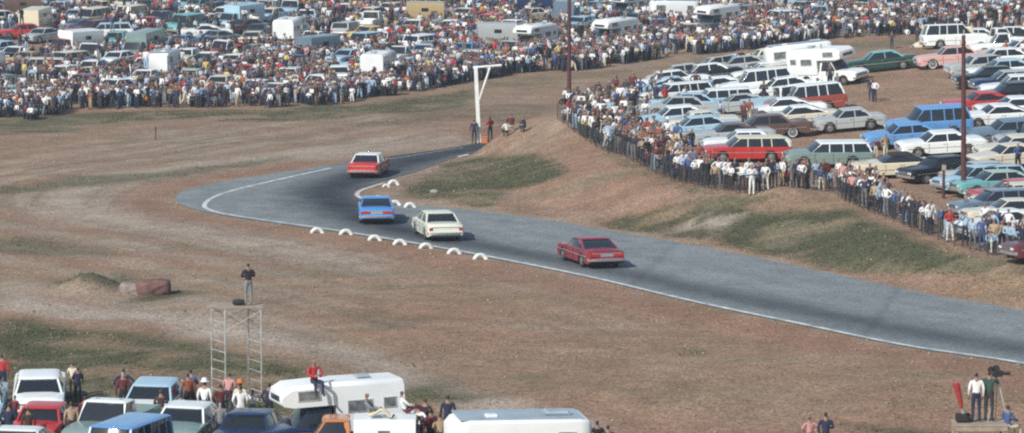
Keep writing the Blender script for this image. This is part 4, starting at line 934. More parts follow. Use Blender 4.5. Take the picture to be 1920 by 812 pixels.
outside_ = (~inpl) & (GP[core][:, 1] < 292)
leftish = sm((-2 - GP[core][:, 0]) / 10) * outside_
band_ = .5 + .5 * np.sin(dRo * 1.55 + 2.2 * vnoise(Q, 16, 8)); band2 = .5 + .5 * np.sin(dRo * 3.9 + 3 * vnoise(Q, 11, 9))
rd = np.exp(-((dRo - 2.2) / 2.0) ** 2) * outside_; mix(rd * sm((dRo) / 1.0), red * .93, .75)
mix(np.exp(-((dRo - 6.0) / 2.4) ** 2) * leftish, pale * 1.02, .85)
mix(leftish * sm((dRo - 3) / 4) * sm((30 - dRo) / 10) * band_ * (.5 + .5 * n3), pale * .94, .72); mix(leftish * sm((dRo - 7) / 5) * sm((36 - dRo) / 10) * sm((band2 - .6) * 3) * n3, grass * 1.4, .5)
pale_b = pale * np.array([.98, .98, 1.0])
mix(poly_mask(QM, [(0,545),(60,560),(230,580),(400,592),(600,640),(800,705),(1000,770),(1200,820),(1060,820),(900,775),(700,695),(520,645),(300,612),(120,602),(40,585),(0,572)], 1.0), pale_b, .95)
mix(poly_mask(QM, [(0,520),(0,548),(400,595),(440,565),(330,556),(210,556),(90,548)], 1.5), pale, .4)
G_ = lambda poly, a=.9, c=grass, s=1.3: mix(poly_mask(QM, poly, s * .8), c, a)
G_([(0,600),(40,602),(130,618),(300,628),(420,650),(520,672),(600,700),(640,730),(820,735),(880,755),(700,770),(400,790),(0,790)], .95, grass * .95)
mix(poly_mask(QM, [(60,700),(200,690),(330,655),(420,668),(300,690),(420,705),(560,700),(640,742),(420,735),(200,722)], .9) * sm((n3 - .45) * 3), dirt, .7)
mix(poly_mask(QM, [(100,632),(190,625),(260,640),(330,650),(240,656),(120,642)], .7), dirt, .6)
G_([(95,545),(110,530),(160,518),(228,513),(232,545),(160,550)], .9, green); G_([(230,557),(330,548),(365,553),(300,562),(220,563)], .8, green, .6)
G_([(760,720),(820,708),(900,735),(960,750),(860,756),(780,750)], .75); G_([(1560,792),(1620,790),(1740,802),(1800,806),(1700,812),(1600,802)], .8, green, .8)
G_([(-60,228),(120,214),(300,208),(500,208),(640,200),(760,186),(880,168),(880,196),(760,212),(620,224),(470,232),(330,228),(140,246),(-60,262)], .8)
mix(poly_mask(QM, [(120,236),(260,226),(480,214),(500,222),(330,232),(180,248)], .8), dirt * 1.08, .8)
G_([(-60,352),(60,344),(150,330),(300,322),(480,300),(560,290),(480,312),(260,340),(90,358),(-60,370)], .65); G_([(-60,450),(60,448),(200,466),(230,480),(100,480),(-60,470)], .55, grass * 1.2)
G_([(600,575),(700,578),(820,600),(760,622),(650,600)], .35); G_([(1255,648),(1300,645),(1330,660),(1280,664)], .5, grass * 1.2, .6)
# infield bank
G_([(780,356),(800,330),(838,306),(885,298),(935,292),(1000,292),(1050,308),(1060,324),(1010,342),(955,350),(925,380),(890,392),(850,380),(800,372)], .95, grass * .92, .9)
G_([(1130,412),(1240,385),(1330,368),(1420,362),(1520,372),(1610,398),(1700,440),(1800,470),(1940,500),(1940,522),(1840,516),(1700,512),(1560,505),(1470,484),(1390,462),(1290,452),(1190,434)], .95, green * .95, .8)
mix(poly_mask(QM, [(1375,385),(1430,368),(1530,362),(1590,388),(1560,398),(1480,392),(1410,396)], .6), dirt * 1.02, .95); mix(poly_mask(QM, [(1265,420),(1330,400),(1370,404),(1395,400),(1340,446),(1330,428),(1270,438)], .5) * sm((n1 - .2) * 3), pale, .8)
G_([(1075,250),(1110,272),(1190,312),(1300,356),(1400,372),(1380,352),(1300,346),(1180,296),(1100,255)], .6, grass, .6)
mix(poly_mask(QM, [(640,372),(700,392),(1000,420),(1300,470),(1700,560),(1940,600),(1940,588),(1700,545),(1400,475),(1180,432),(900,394),(780,372)], .5), pale * np.array([1, .92, .86]), .6)
# back strip: browner, with grass on the right
G_([(880,150),(1050,140),(1250,118),(1430,98),(1550,84),(1700,74),(1740,84),(1560,98),(1420,112),(1250,128),(1060,150),(890,168)], .35, grass * 1.2); G_([(1540,80),(1700,70),(1720,82),(1560,98)], .6, dry * .8, .8)
mix(poly_mask(QM, [(560,276),(860,250),(1050,228),(1060,240),(900,268),(700,292),(560,300)], 1.2), pale, .6)
G_([(860,200),(1040,196),(1040,214),(900,222),(700,240),(640,236)], .35)
for off_ in (3.9, 5.5, 8.6, 10.2, 14.5, 16.1):
    mix(np.exp(-((dRo - off_ - (vnoise(Q, 18, 51) - .5) * 3) / .34) ** 2) * outside_ * sm((n3 - .3) * 4) * sm((20 - GP[core][:, 0]) / 12), dirt * .72, .5)
gz_ = sm((.40 - C.sum(1)) / .1); mix(gz_ * sm((n1 * .45 + n3 * .55 - .56) * 7), dry * .8, .65); mix(gz_ * sm((vnoise(QS, 1.1, 41) - .72) * 7), dirt, .55)
plm = inpl.astype(float); mix(plm, np.array([.275, .180, .122]), .7)
GRASSW = np.zeros(len(GP)); 
bright = C.sum(1); gw = np.clip((.48 - C.sum(1)) / .2, 0, 1); GRASSW[core] = gw * (dRq > .6)
C *= (1 + (n1[:, None] - .5) * .22 + (vnoise(GP[core], .8, 21)[:, None] - .5) * .16)
CC = np.tile(dirt, (len(GP), 1)); CC[core] = C
nx, ny = len(xs), len(ys)
me = bpy.data.meshes.new("ground")
V = np.concatenate([GP, GZ.ravel()[:, None]], 1)
idx = (np.arange(ny - 1)[:, None] * nx + np.arange(nx - 1)[None]).ravel()
F = np.stack([idx, idx + 1, idx + nx + 1, idx + nx], 1)
def fast_mesh(me, V, F):
    k = F.shape[1]; me.vertices.add(len(V)); me.vertices.foreach_set("co", V.astype(np.float32).ravel()); me.loops.add(F.size); me.loops.foreach_set("vertex_index", F.astype(np.int32).ravel())
    me.polygons.add(len(F)); me.polygons.foreach_set("loop_start", (np.arange(len(F)) * k).astype(np.int32)); me.update(calc_edges=True); me.validate()
fast_mesh(me, V, F); me.shade_smooth()
at_ = me.color_attributes.new("Col", 'FLOAT_COLOR', 'POINT'); at_.data.foreach_set("color", np.concatenate([CC, np.ones((len(CC), 1))], 1).astype(np.float32).ravel())
def ground_mat(name, sc1=2.2, amt=.5, bump=.35, grit=8., rough=.95):
    m = bpy.data.materials.new(name); m.use_nodes = True; n = m.node_tree; b = n.nodes["Principled BSDF"]; b.inputs["Roughness"].default_value = rough; b.inputs["Specular IOR Level"].default_value = .15
    a = n.nodes.new("ShaderNodeVertexColor"); a.layer_name = "Col"; tc = n.nodes.new("ShaderNodeTexCoord")
    prod = None
    for s_, lo, hi, det in ((sc1, 1 - amt * .4, 1 + amt * .36, 8), (grit, 1 - amt * 1.0, 1 + amt * 1.0, 2), (.35, .88, 1.1, 5)):
        z = n.nodes.new("ShaderNodeTexNoise"); z.inputs["Scale"].default_value = s_; z.inputs["Detail"].default_value = det; z.inputs["Roughness"].default_value = .68; n.links.new(tc.outputs["Object"], z.inputs["Vector"])
        r = n.nodes.new("ShaderNodeMapRange"); r.inputs[1].default_value = .32; r.inputs[2].default_value = .68; r.inputs[3].default_value = lo; r.inputs[4].default_value = hi; n.links.new(z.outputs[0], r.inputs[0])
        if prod is None: prod = r.outputs[0]; first = z
        else:
            mm = n.nodes.new("ShaderNodeMath"); mm.operation = 'MULTIPLY'; n.links.new(prod, mm.inputs[0]); n.links.new(r.outputs[0], mm.inputs[1]); prod = mm.outputs[0]
    sc = n.nodes.new("ShaderNodeVectorMath"); sc.operation = 'SCALE'; n.links.new(a.outputs[0], sc.inputs[0]); n.links.new(prod, sc.inputs["Scale"]); n.links.new(sc.outputs[0], b.inputs["Base Color"])
    bp = n.nodes.new("ShaderNodeBump"); bp.inputs["Strength"].default_value = bump; bp.inputs["Distance"].default_value = .12; n.links.new(first.outputs[0], bp.inputs["Height"]); n.links.new(bp.outputs[0], b.inputs["Normal"])
    return m
me.materials.append(ground_mat("dirt_and_grass")); tag(link("ground", me), kind='structure')

# road, ruled between its two edges
NT = 28
tt = np.linspace(0, 1, NT + 1); RV = OUTS[:, None] * (1 - tt)[None, :, None] + INNS[:, None] * tt[None, :, None]
RP = RV.reshape(-1, 2); hz = np.maximum(hgt(RP[:, 0], RP[:, 1]), 0) ; RZ = np.where(np.abs(hz) < .05, 0.0, hz) + .03
s_i = np.repeat(np.arange(NS + 1), NT + 1) / NS; t_j = np.tile(tt, NS + 1); stn = s_i * (len(ROAD) - 1)
# racing line: fraction of the width at each station, 0 outer, 1 inner
lx = np.interp(stn, [0, 3, 5, 7, 8, 9, 10, 11, 12, 13, 14, 15, 16, 17, 18, 22], [.26, .26, .22, .20, .22, .42, .68, .80, .84, .85, .84, .80, .72, .60, .52, .5])
lw = np.interp(stn, [0, 5, 7, 9, 10, 11, 13, 15, 17, 18, 22], [.19, .13, .13, .25, .30, .27, .24, .28, .40, .55, .6])
mot = vnoise(RP * .6, 1.0, 31) * .5 + vnoise(RP, .9, 32) * .3
dk = np.exp(-np.abs((t_j - lx) / lw) ** 2.2) * (.95 + .25 * (mot - .4))
dk = np.maximum(dk, .9 * sm((stn - 16.2) / 1.6) * sm((.86 - t_j) * 8)); dk = np.clip(dk * np.interp(stn, [0, 6, 8.5, 22], [.62, .72, 1, 1]), 0, 1)
grey = np.array([.206, .229, .233]); dark = np.array([.032, .036, .046]); RC = grey * (1 - dk[:, None]) + dark * dk[:, None]
RC *= (1 + (vnoise(RP, .8, 33)[:, None] - .5) * .18 + (vnoise(np.stack([stn * 2, t_j * 14], 1), 1., 35)[:, None] - .5) * .22)
for i_, st_ in ((0, 3.4), (1, 5.6), (2, 7.3)):   # faint patched seams across the asphalt
    RC *= (1 - .16 * np.exp(-((stn - st_) / .03) ** 2))[:, None]
me = bpy.data.meshes.new("race_track"); idx = (np.arange(NS)[:, None] * (NT + 1) + np.arange(NT)[None]).ravel(); F = np.stack([idx, idx + NT + 1, idx + NT + 2, idx + 1], 1)
fast_mesh(me, np.concatenate([RP, RZ[:, None]], 1), F)
import bmesh
def up(me):
    bm = bmesh.new(); bm.from_mesh(me); bm.normal_update()
    bmesh.ops.reverse_faces(bm, faces=[f for f in bm.faces if f.normal.z < 0]); bm.to_mesh(me); bm.free()
up(me); me.shade_smooth(); at_ = me.color_attributes.get("Col") or me.color_attributes.new("Col", 'FLOAT_COLOR', 'POINT'); at_.data.foreach_set("color", np.concatenate([RC, np.ones((len(RC), 1))], 1).astype(np.float32).ravel())
me.materials.append(ground_mat("asphalt", 1.6, .30, .12, 7., .8)); tag(link("road", me), kind='structure')
def strip(pts, wd, name, m, zz=.036):
    P_ = np.array(pts); b = MB(); d = np.gradient(P_, axis=0); d /= np.linalg.norm(d, axis=1)[:, None]; n = np.stack([-d[:, 1], d[:, 0]], 1) * wd / 2
    A, B_ = P_ + n, P_ - n; z = np.maximum(hgt(P_[:, 0], P_[:, 1]), 0); z = np.where(z < .05, 0, z) + zz
    b.loft([[(a[0], a[1], zq), (c[0], c[1], zq)] for a, c, zq in zip(A, B_, z)], m, caps=False, closed=False); me = b.mesh(name, 0); up(me)
    return tag(link(name, me), kind='structure')
wl = mat("worn_white_line", (.58,.62,.62), .7, 0, 0, .5, 1.3)
WL = [(2700,836),(2300,754),(1920,682),(1700,648.5),(1500,607.5),(1300,565.5),(1100,518.5),(900,478.5),(760,453.5),(620,431),(500,414),(440,405),(404,398),(385,390),(386,381),(402,370),(440,357),(520,338),(620,316),(700,303),(760,294.5),(830,283),(868,277.5)]
strip(resample(np.array([at_z(*p, 0)[:2] for p in WL[:19]]), 300), .27, "road_line", wl)
strip(resample(np.array([at_z(*p, 0)[:2] for p in WL[18:]]), 60), .16, "road_line_faded", mat("faded_white_line", (.33,.36,.37), .8, 0, 0, .5, 1.5))
IL = [(722,345),(702,351),(684,357),(674,364),(678,371),(694,376)]
strip(resample(np.array([at_z(p[0] - 4, p[1], 0)[:2] for p in IL]), 60), .25, "road_apex_line", wl)

# grass and weeds growing on the dirt (uncountable: one object)
grs = []
cand = rng.random((260000, 2)) * np.array([62, 190]) + np.array([-31, 134])
ix = np.clip(np.searchsorted(xs, cand[:, 0]), 0, nx - 1); iy = np.clip(np.searchsorted(ys, cand[:, 1]), 0, ny - 1)
gv = GRASSW[iy * nx + ix]; fr = np.abs(cand[:, 0]) < cand[:, 1] * .145 + 1
keep = fr & (rng.random(len(cand)) < gv ** 1.5 * .55 + .004) & ~inside(cand, ROADPOLY) & (seg_dist(cand, ROADPOLY[::2]) > .4) 
cand = cand[keep][:16000]; print('tufts', len(cand))
hz = hgt(cand[:, 0], cand[:, 1]); nb = 5
hh = rng.uniform(.05, .17, len(cand)); hh *= np.where(rng.random(len(cand)) < .05, 1.6, 1)
an = rng.uniform(0, 6.28, (len(cand), nb)); rr_ = rng.uniform(.03, .14, (len(cand), nb)); w2 = rng.uniform(.012, .03, (len(cand), nb))
base = np.stack([cand[:, 0][:, None] + np.cos(an) * rr_, cand[:, 1][:, None] + np.sin(an) * rr_, np.repeat(hz[:, None], nb, 1) - .02], 2)
per = np.stack([-np.sin(an) * w2, np.cos(an) * w2, 0 * w2], 2); tip = base + np.stack([np.cos(an) * rr_ * .8, np.sin(an) * rr_ * .8, hh[:, None] * rng.uniform(.6, 1.1, (len(cand), nb))], 2)
TV = np.stack([base - per, base + per, tip], 2).reshape(-1, 3); TF = np.arange(len(TV)).reshape(-1, 3)
me = bpy.data.meshes.new("grass"); fast_mesh(me, TV, TF); me.materials.append(mat("grass_blades", (.115, .112, .055), .8, 0, 0, .4, .5))
tag(link("grass", me), 'short dull green grass and weeds on the dirt banks', 'grass', kind='stuff')

# loose stones on the dirt and along the asphalt edges
cs = rng.random((90000, 2)) * np.array([66, 150]) + np.array([-33, 134]); ds = seg_dist(cs, ROADPOLY[::2])
kp = (np.abs(cs[:, 0]) < cs[:, 1] * .145 + 1) & ~inside(cs, ROADPOLY) & (rng.random(len(cs)) < .05 + .5 * np.exp(-ds / .8)) & (ds > .15); cs = cs[kp][:6000]
zs_ = hgt(cs[:, 0], cs[:, 1]); rs = rng.uniform(.02, .07, len(cs)) * np.where(rng.random(len(cs)) < .04, 1.35, 1)
oct_ = np.array([(1, 0, 0), (0, 1, 0), (-1, 0, 0), (0, -1, 0), (0, 0, .8), (0, 0, -.5)]); of = np.array([(0, 1, 4), (1, 2, 4), (2, 3, 4), (3, 0, 4), (1, 0, 5), (2, 1, 5), (3, 2, 5), (0, 3, 5)])
sv_ = oct_[None] * rs[:, None, None] * rng.uniform(.6, 1.3, (len(cs), 6, 1)) + np.stack([cs[:, 0], cs[:, 1], zs_ + rs * .3], 1)[:, None]
me = bpy.data.meshes.new("gravel"); fast_mesh(me, sv_.reshape(-1, 3), (of[None] + (np.arange(len(cs)) * 6)[:, None, None]).reshape(-1, 3)); me.materials.append(mat("loose_stone", (.36,.29,.22), .9, 0, 0, .5, .7))
tag(link("gravel", me), 'loose pale stones scattered over the dirt beside the track', 'gravel', kind='stuff')

# ------------------------------------------------------------------ spawn vehicles and people
for v in VEH: spawn(v)
def put_person(q):
    me = (PH if q['detail'] and q['pose'] in PH else PM)[q['pose']]
    o = link('person', me); o.location = (q['x'], q['y'], q['z']); o.rotation_euler = (0, 0, R(q['face'])); o.scale = (q['s'],) * 3
    for i, m_ in enumerate((M['skin'], HAIR[q['hair']], cloth(q['top']), cloth(q['bot']), M['boot'])):
        o.material_slots[i].link = 'OBJECT'; o.material_slots[i].material = m_
    tag(o, q['label'], 'person', q['group'])
    if q['hat']:
        J, _ = skeleton(q['pose']); h = link('hat', HAT, o, (J['head'][0], J['head'][1] - .01, J['head'][2] + .03)); h.material_slots[0].link = 'OBJECT'; h.material_slots[0].material = cloth(q['hat'])
for q in PEO: put_person(q)

# the rest of the far crowd as one object
low = {}
for k, me in PL.items():
    v_ = np.zeros(len(me.vertices) * 3); me.vertices.foreach_get("co", v_); f4 = []; pt = []
    for p in me.polygons:
        vs = list(p.vertices)
        if len(vs) == 3: vs = vs + [vs[2]]
        for j in range(1, len(vs) - 1) if len(vs) != 4 or vs[2] == vs[3] else [0]:
            if j == 0: f4.append((vs[0], vs[1], vs[2])); f4.append((vs[0], vs[2], vs[3])); pt += [p.material_index] * 2
            elif vs[j] != vs[j + 1]: f4.append((vs[0], vs[j], vs[j + 1])); pt.append(p.material_index)
    low[k] = (v_.reshape(-1, 3), np.array(f4), np.array(pt))
ROOFP = [(v['x'] + random.uniform(-.8, .6), v['y'] + random.uniform(-.4, .4), HT[v['kind']] - .02) for v in VEH if v['zone'] == FAR and random.random() < .42 and v['kind'] not in ('convertible', 'open', 'pickup')]
LK = ['stand'] * 4 + ['folded'] * 3 + ['hips', 'walk', 'walk', 'pocket', 'pocket', 'camera', 'crouch', 'crouch', 'crouch']
VV, FF, KC, off = [], [], [], 0
skc = [(.23,.14,.11), (.17,.10,.08)]; hc = [(.018,.012,.01), (.06,.035,.02), (.2,.14,.07), (.55,.56,.55)]
for q in list(REST) + [(e['x'], e['y']) for e in EXTRA] + ROOFP:
    v_, f_, p_ = low[random.choice(LK)]; a = R(random.uniform(120, 240)); s_ = random.uniform(.88, 1.06) if random.random() > .12 else random.uniform(.62, .85); ca, sa = math.cos(a) * s_, math.sin(a) * s_
    vv = np.stack([v_[:, 0] * ca - v_[:, 1] * sa + q[0], v_[:, 0] * sa + v_[:, 1] * ca + q[1], v_[:, 2] * s_ + gz(q[0], q[1]) + (q[2] if len(q) > 2 else 0)], 1)
    pal = np.array([random.choice(skc), random.choice(hc), CLOTH[random.choice(TOPS)], CLOTH[random.choice(BOTS)], (.03,.022,.018)])
    VV.append(vv); FF.append(f_ + off); KC.append(pal[p_]); off += len(vv)
VV, FF, KC = np.concatenate(VV), np.concatenate(FF), np.concatenate(KC); print('crowd faces', len(FF))
me = bpy.data.meshes.new("crowd"); me.vertices.add(len(VV)); me.vertices.foreach_set("co", VV.astype(np.float32).ravel()); me.loops.add(FF.size); me.loops.foreach_set("vertex_index", FF.astype(np.int32).ravel())
me.polygons.add(len(FF)); me.polygons.foreach_set("loop_start", (np.arange(len(FF)) * 3).astype(np.int32)); me.update(calc_edges=True); me.shade_smooth()
at_ = me.attributes.new("Col", 'FLOAT_COLOR', 'CORNER'); at_.data.foreach_set("color", np.repeat(np.concatenate([KC, np.ones((len(KC), 1))], 1), 3, axis=0).astype(np.float32).ravel())
m_ = bpy.data.materials.new("crowd_clothes"); m_.use_nodes = True; n_t = m_.node_tree; a_ = n_t.nodes.new("ShaderNodeAttribute"); a_.attribute_name = "Col"; n_t.links.new(a_.outputs["Color"], n_t.nodes["Principled BSDF"].inputs["Base Color"]); n_t.nodes["Principled BSDF"].inputs["Roughness"].default_value = .85
me.materials.append(m_); tag(link("crowd", me), 'dense mass of spectators standing among the vehicles on the far bank', 'crowd', kind='stuff')

# ------------------------------------------------------------------ track furniture
# half-buried whitewashed tyres
b = MB(); nn, kk = 22, 10
b.loft([[((.262 + .108 * math.cos(2 * math.pi * j / kk)) * math.cos(math.pi * (i / nn) * 1.16 - .08 * math.pi), .108 * math.sin(2 * math.pi * j / kk), (.262 + .108 * math.cos(2 * math.pi * j / kk)) * math.sin(math.pi * (i / nn) * 1.16 - .08 * math.pi)) for j in range(kk)] for i in range(nn + 1)], 'whiterubber')
TY = b.mesh('marker_tyre')
ORD = ['first from the left', 'second from the left', 'third from the left', 'fourth from the left', 'fifth from the left', 'sixth from the left', 'rightmost']
for k, (px, py) in enumerate([(595,434),(649,437),(703,448),(750,456),(799,463),(852,473),(901,483)]):
    p = G(px, py + 3); o = link('tyre_marker', TY); o.location = (p[0], p[1], p[2] - .05); o.rotation_euler = (R(random.uniform(-9, 9)), R(random.uniform(-6, 6)), R(random.uniform(-14, 14))); o.scale = (1.10, 1.15, 1.0)
    tag(o, f'whitewashed half-buried tyre on the lower track edge, {ORD[k]}', 'tyre', 'white tyre markers along the track edge')
for px, py, lb in [(738, 347, 'whitewashed half-buried tyre inside the bend, farthest back'), (724, 351, 'small greyish half-buried tyre just left of the farthest white one'), (708, 377, 'whitewashed half-buried tyre right behind the blue racing car'), (741, 386, 'whitewashed half-buried tyre inside the bend, between two others'), (769, 390, 'whitewashed half-buried tyre inside the bend, nearest the cream car')]:
    p = G(px, py); o = link('tyre_marker', TY); o.location = (p[0], p[1], p[2] - .04); o.rotation_euler = (R(random.uniform(-9, 9)), R(random.uniform(-6, 6)), R(random.uniform(-20, 20))); o.scale = (1.05 if 'small' not in lb else .7,) * 3
    tag(o, lb, 'tyre', 'white tyre markers along the track edge')
# white signal post with arm and brace
p = G(899, 268); s_ = 7000 / p[1]
r_ = link('signal_post', None); r_.location = p; tag(r_, 'white wooden gallows post with braced arm beside the track', 'post')
b = MB(); H_ = 142 / s_; b.bar((0, 0, -.3), (-7 / s_, 0, H_), .26, .26, 'whitewood'); link('post', b.mesh('post'), r_)
b = MB(); b.tube((-12 / s_, 0, H_ + .0), (42 / s_, .0, H_ + .16), .085, 'whitewood'); link('arm', b.mesh('arm'), r_)
b = MB(); b.tube((0 / s_, -.06, 82 / s_), (20 / s_, 0, H_ + .02), .075, 'whitewood'); link('brace', b.mesh('brace'), r_)
p = G(909, 269); r_ = link('crate', None); r_.location = p; tag(r_, 'orange crate at the foot of the white post', 'crate')
b = MB(); b.box((0, 0, .22), (.42, .4, .44), mat('orange_plastic', (.5,.16,.05), .6), .03); link('box', b.mesh('box'), r_); b = MB(); b.box((0, 0, .465), (.46, .44, .05), mat('orange_lid', (.55,.22,.09), .6), .015); link('lid', b.mesh('lid'), r_)
# tall poles
def pole(px, py, h, r0, label, dark=False, lean=0):
    p = G(px, py); r_ = link('utility_pole', None); r_.location = (p[0], p[1], p[2] - .3); tag(r_, label, 'pole')
    b = MB(); k = 10
    for i in range(k): b.tube((lean * i / k, 0, h * i / k), (lean * (i + 1) / k, 0, h * (i + 1) / k), r0 * (1 - .35 * i / k), 'polewood', r0 * (1 - .35 * (i + 1) / k), 12, cap=(i in (0, k - 1)))
    link('shaft', b.mesh('shaft'), r_); return r_, p
r_, p = pole(1067, 210, 13.0, .16, 'tall dark wooden pole rising out of the left fence crowd')
b = MB(); b.box((0, 0, 12.2), (1.8, .1, .12), 'polewood'); 
for x in (-.8, -.3, .3, .8): b.tube((x, 0, 12.26), (x, 0, 12.4), .04, 'lamp')
link('crossarm', b.mesh('crossarm'), r_)
r_, p = pole(1807, 370, 9.2, .16, 'tall reddish wooden pole standing among the infield cars', lean=-.12)
b = MB(); b.bar((-.12, -.1, 9.2), (-.12, -.1, 9.5), .06, .06, 'steel'); link('top_bracket', b.mesh('top_bracket'), r_)
r_, p = pole(1769, 372, 2.2, .10, 'short dark wooden post behind the fence by the black-clothed person')
b = MB(); b.box((0, -.11, 2.0), (.24, .05, .3), 'wood', .01); link('board', b.mesh('board'), r_)
p = G(292, 262); r_ = link('fence_post', None); r_.location = p; tag(r_, 'lone short dark post on the open dirt at the left', 'post'); b = MB(); b.bar((0, 0, -.2), (0, 0, .85), .09, .09, 'polewood'); link('shaft', b.mesh('shaft'), r_); b = MB(); b.box((0, 0, .88), (.12, .12, .05), 'polewood'); link('cap', b.mesh('cap'), r_)
# reddish rock beside the grassy hump
p = G(286, 553); b = MB(); import bmesh as _b
bm = bmesh.new(); bmesh.ops.create_icosphere(bm, subdivisions=4, radius=1)
for v in bm.verts:
    c_ = v.co; k = (abs(c_.x) ** 3.6 + abs(c_.y) ** 3.6 + abs(c_.z) ** 3.6) ** (-1 / 3.6); c_ *= k
    q_ = np.array([[c_.x * 2 + 5, c_.z * 2 + c_.y * 3]]); c_ *= 1 + (vnoise(q_, .5, 3)[0] - .5) * .16 + (vnoise(q_, .17, 5)[0] - .5) * .06
    v.co = Vector((c_.x * .82, c_.y * .6, c_.z * .42))
me = bpy.data.meshes.new('rock'); bm.to_mesh(me); bm.free(); me.shade_smooth(); me.materials.append(M['rock']); o = link('rock', me); o.location = (p[0], p[1] + .4, p[2] + .26); o.rotation_euler = (0, R(-3), R(8)); tag(o, 'low reddish brown boulder beside the grassy hump', 'rock')
o2 = bpy.data.objects.new('rock', me); COL.objects.link(o2); p = G(250, 553); o2.location = (p[0], p[1] + .7, p[2] + .14); o2.scale = (.9, .8, .8); o2.rotation_euler = (0, R(4), R(-20)); tag(o2, 'lower greyish boulder just left of the reddish one', 'rock')
o2.material_slots[0].link = 'OBJECT'; o2.material_slots[0].material = mat('grey_rock', (.23,.19,.17), .9, 0, 0, .35, 3)
# pale boards on the near bank edge
for px, py, wx, lb in [(865, 294, 1.0, 'long pale board lying on the bank below the white post'), (901, 291, .7, 'short grey board lying on the bank below the white post')]:
    p = G(px, py); b = MB(); b.box((0, 0, 0), (wx, .3, .07), 'litter' if wx > .8 else 'wood', .01); o = link('board', b.mesh('board')); o.location = (p[0], p[1], p[2] + .05); n = normal(p[0], p[1]); o.rotation_euler = (math.asin(-n.y) * -1 * -1, math.asin(n.x), 0); tag(o, lb, 'board')
p = G(815, 362); bm = bmesh.new(); bmesh.ops.create_icosphere(bm, subdivisions=3, radius=.3)
for v in bm.verts: v.co *= 1 + (vnoise(np.array([[v.co.x * 3 + v.co.z, v.co.y * 3]]), .5, 9)[0] - .5) * .4; v.co.z *= .5
me = bpy.data.meshes.new('stone'); bm.to_mesh(me); bm.free(); me.shade_smooth(); me.materials.append(mat('pale_stone', (.33,.28,.23), .9, 0, 0, .2)); o = link('stone', me); o.location = (p[0], p[1], p[2] + .08); tag(o, 'pale flat stone on the infield bank above the tyres', 'stone')
# litter on the far edge
for k, (px, py) in enumerate([(637, 188), (656, 186), (684, 181)]):
    p = G(px, py); b = MB(); b.box((0, 0, 0), (.7 - .1 * k, .4, .16), 'alu', .05, .8); o = link('paper_bag', b.mesh('paper_bag')); o.location = (p[0], p[1], p[2] + .09); tag(o, ['white paper litter on the far grass, leftmost of three', 'white paper litter on the far grass, middle of three', 'white paper litter on the far grass, rightmost of three'][k], 'litter', 'white litter at the foot of the far crowd')

# infield wire fence with posts
r_ = link('wire_fence', None); p0 = FENCE[0]; r_.location = (p0[0], p0[1], gz(*p0)); tag(r_, 'low wire fence with dark posts holding back the infield crowd', 'fence')
s = 0; posts = []
while s < fl[-1]:
    p, dr = fpt(s); posts.append((p[0], p[1], gz(p[0], p[1]))); s += 2.0
org = Vector((p0[0], p0[1], gz(*p0)))
bp_ = MB(); bp_.bar((0, 0, -.1), (0, 0, 1.1), .045, .045, 'wire'); PMESH = bp_.mesh('post')
for a in posts: link('post', PMESH, r_, tuple(Vector(a) - org))
bw = MB()
for a, c in zip(posts, posts[1:]):
    A, B_ = Vector(a) - org, Vector(c) - org
    for z in (.15, .4, .65, .9, 1.1): bw.tube(A + Vector((0, 0, z)), B_ + Vector((0, 0, z)), .008, 'wire', n=4, cap=False)
    for k in range(1, 12):
        q_ = A.lerp(B_, k / 12); bw.tube(q_ + Vector((0, 0, .15)), q_ + Vector((0, 0, 1.1)), .006, 'wire', n=4, cap=False)
link('wire_mesh', bw.mesh('wire_mesh', 0), r_)

# scaffold tower
r_ = link('scaffold_tower', None); r_.location = (TB[0], TB[1], TB[2]); tag(r_, 'pale steel scaffold tower with a plank deck under the standing man', 'scaffold tower')
mpp = 7000 / TB[1]; HTW = TZTOP - TB[2]
fx = [((395 - 444) / mpp, .55), ((425 - 444) / mpp, -.55), ((465 - 444) / mpp, .55), ((493 - 444) / mpp, -.55)]
for x, y in fx:
    b = MB(); b.tube((x, y, -.05), (x, y, HTW + .0), .028, 'steel'); b.box((x, y, -.02), (.16, .16, .03), 'steel'); link('leg', b.mesh('leg'), r_)
for (a, c) in ((fx[0], fx[1]), (fx[2], fx[3])):
    b = MB(); z = .35
    while z < HTW: b.tube((a[0], a[1], z), (c[0], c[1], z), .018, 'steel'); z += .38
    link('ladder_rungs', b.mesh('ladder_rungs'), r_)
for (a, c) in ((fx[0], fx[2]), (fx[1], fx[3])):
    b = MB(); b.tube((a[0], a[1], HTW - .9), (c[0], c[1], HTW - .1), .010, 'steel'); b.tube((a[0], a[1], HTW - .1), (c[0], c[1], HTW - .9), .010, 'steel'); b.tube((a[0], a[1], .25), (c[0], c[1], .25), .010, 'steel')
    link('cross_brace', b.mesh('cross_brace'), r_)
b = MB()
for k in range(5): b.box((0, -.5 + k * .25, HTW + .005), (2.15 - .1 * (k % 2), .23, .04), 'wood', .005)
link('deck', b.mesh('deck'), r_)
b = MB(); b.loft([[(x, .1 * k * math.cos(a), .12 + .12 * k * math.sin(a)) for a in np.linspace(0, 2 * math.pi, 10, endpoint=False)] for x, k in ((-.26, .4), (-.2, .95), (0, 1.1), (.18, .9), (.25, .4))], 'cloth_top'); 
o = link('bag', b.mesh('bag')); o.location = (TX - .36, TB[1], TZTOP + .03); tag(o, 'dark bag lying on the scaffold deck beside the man', 'bag')

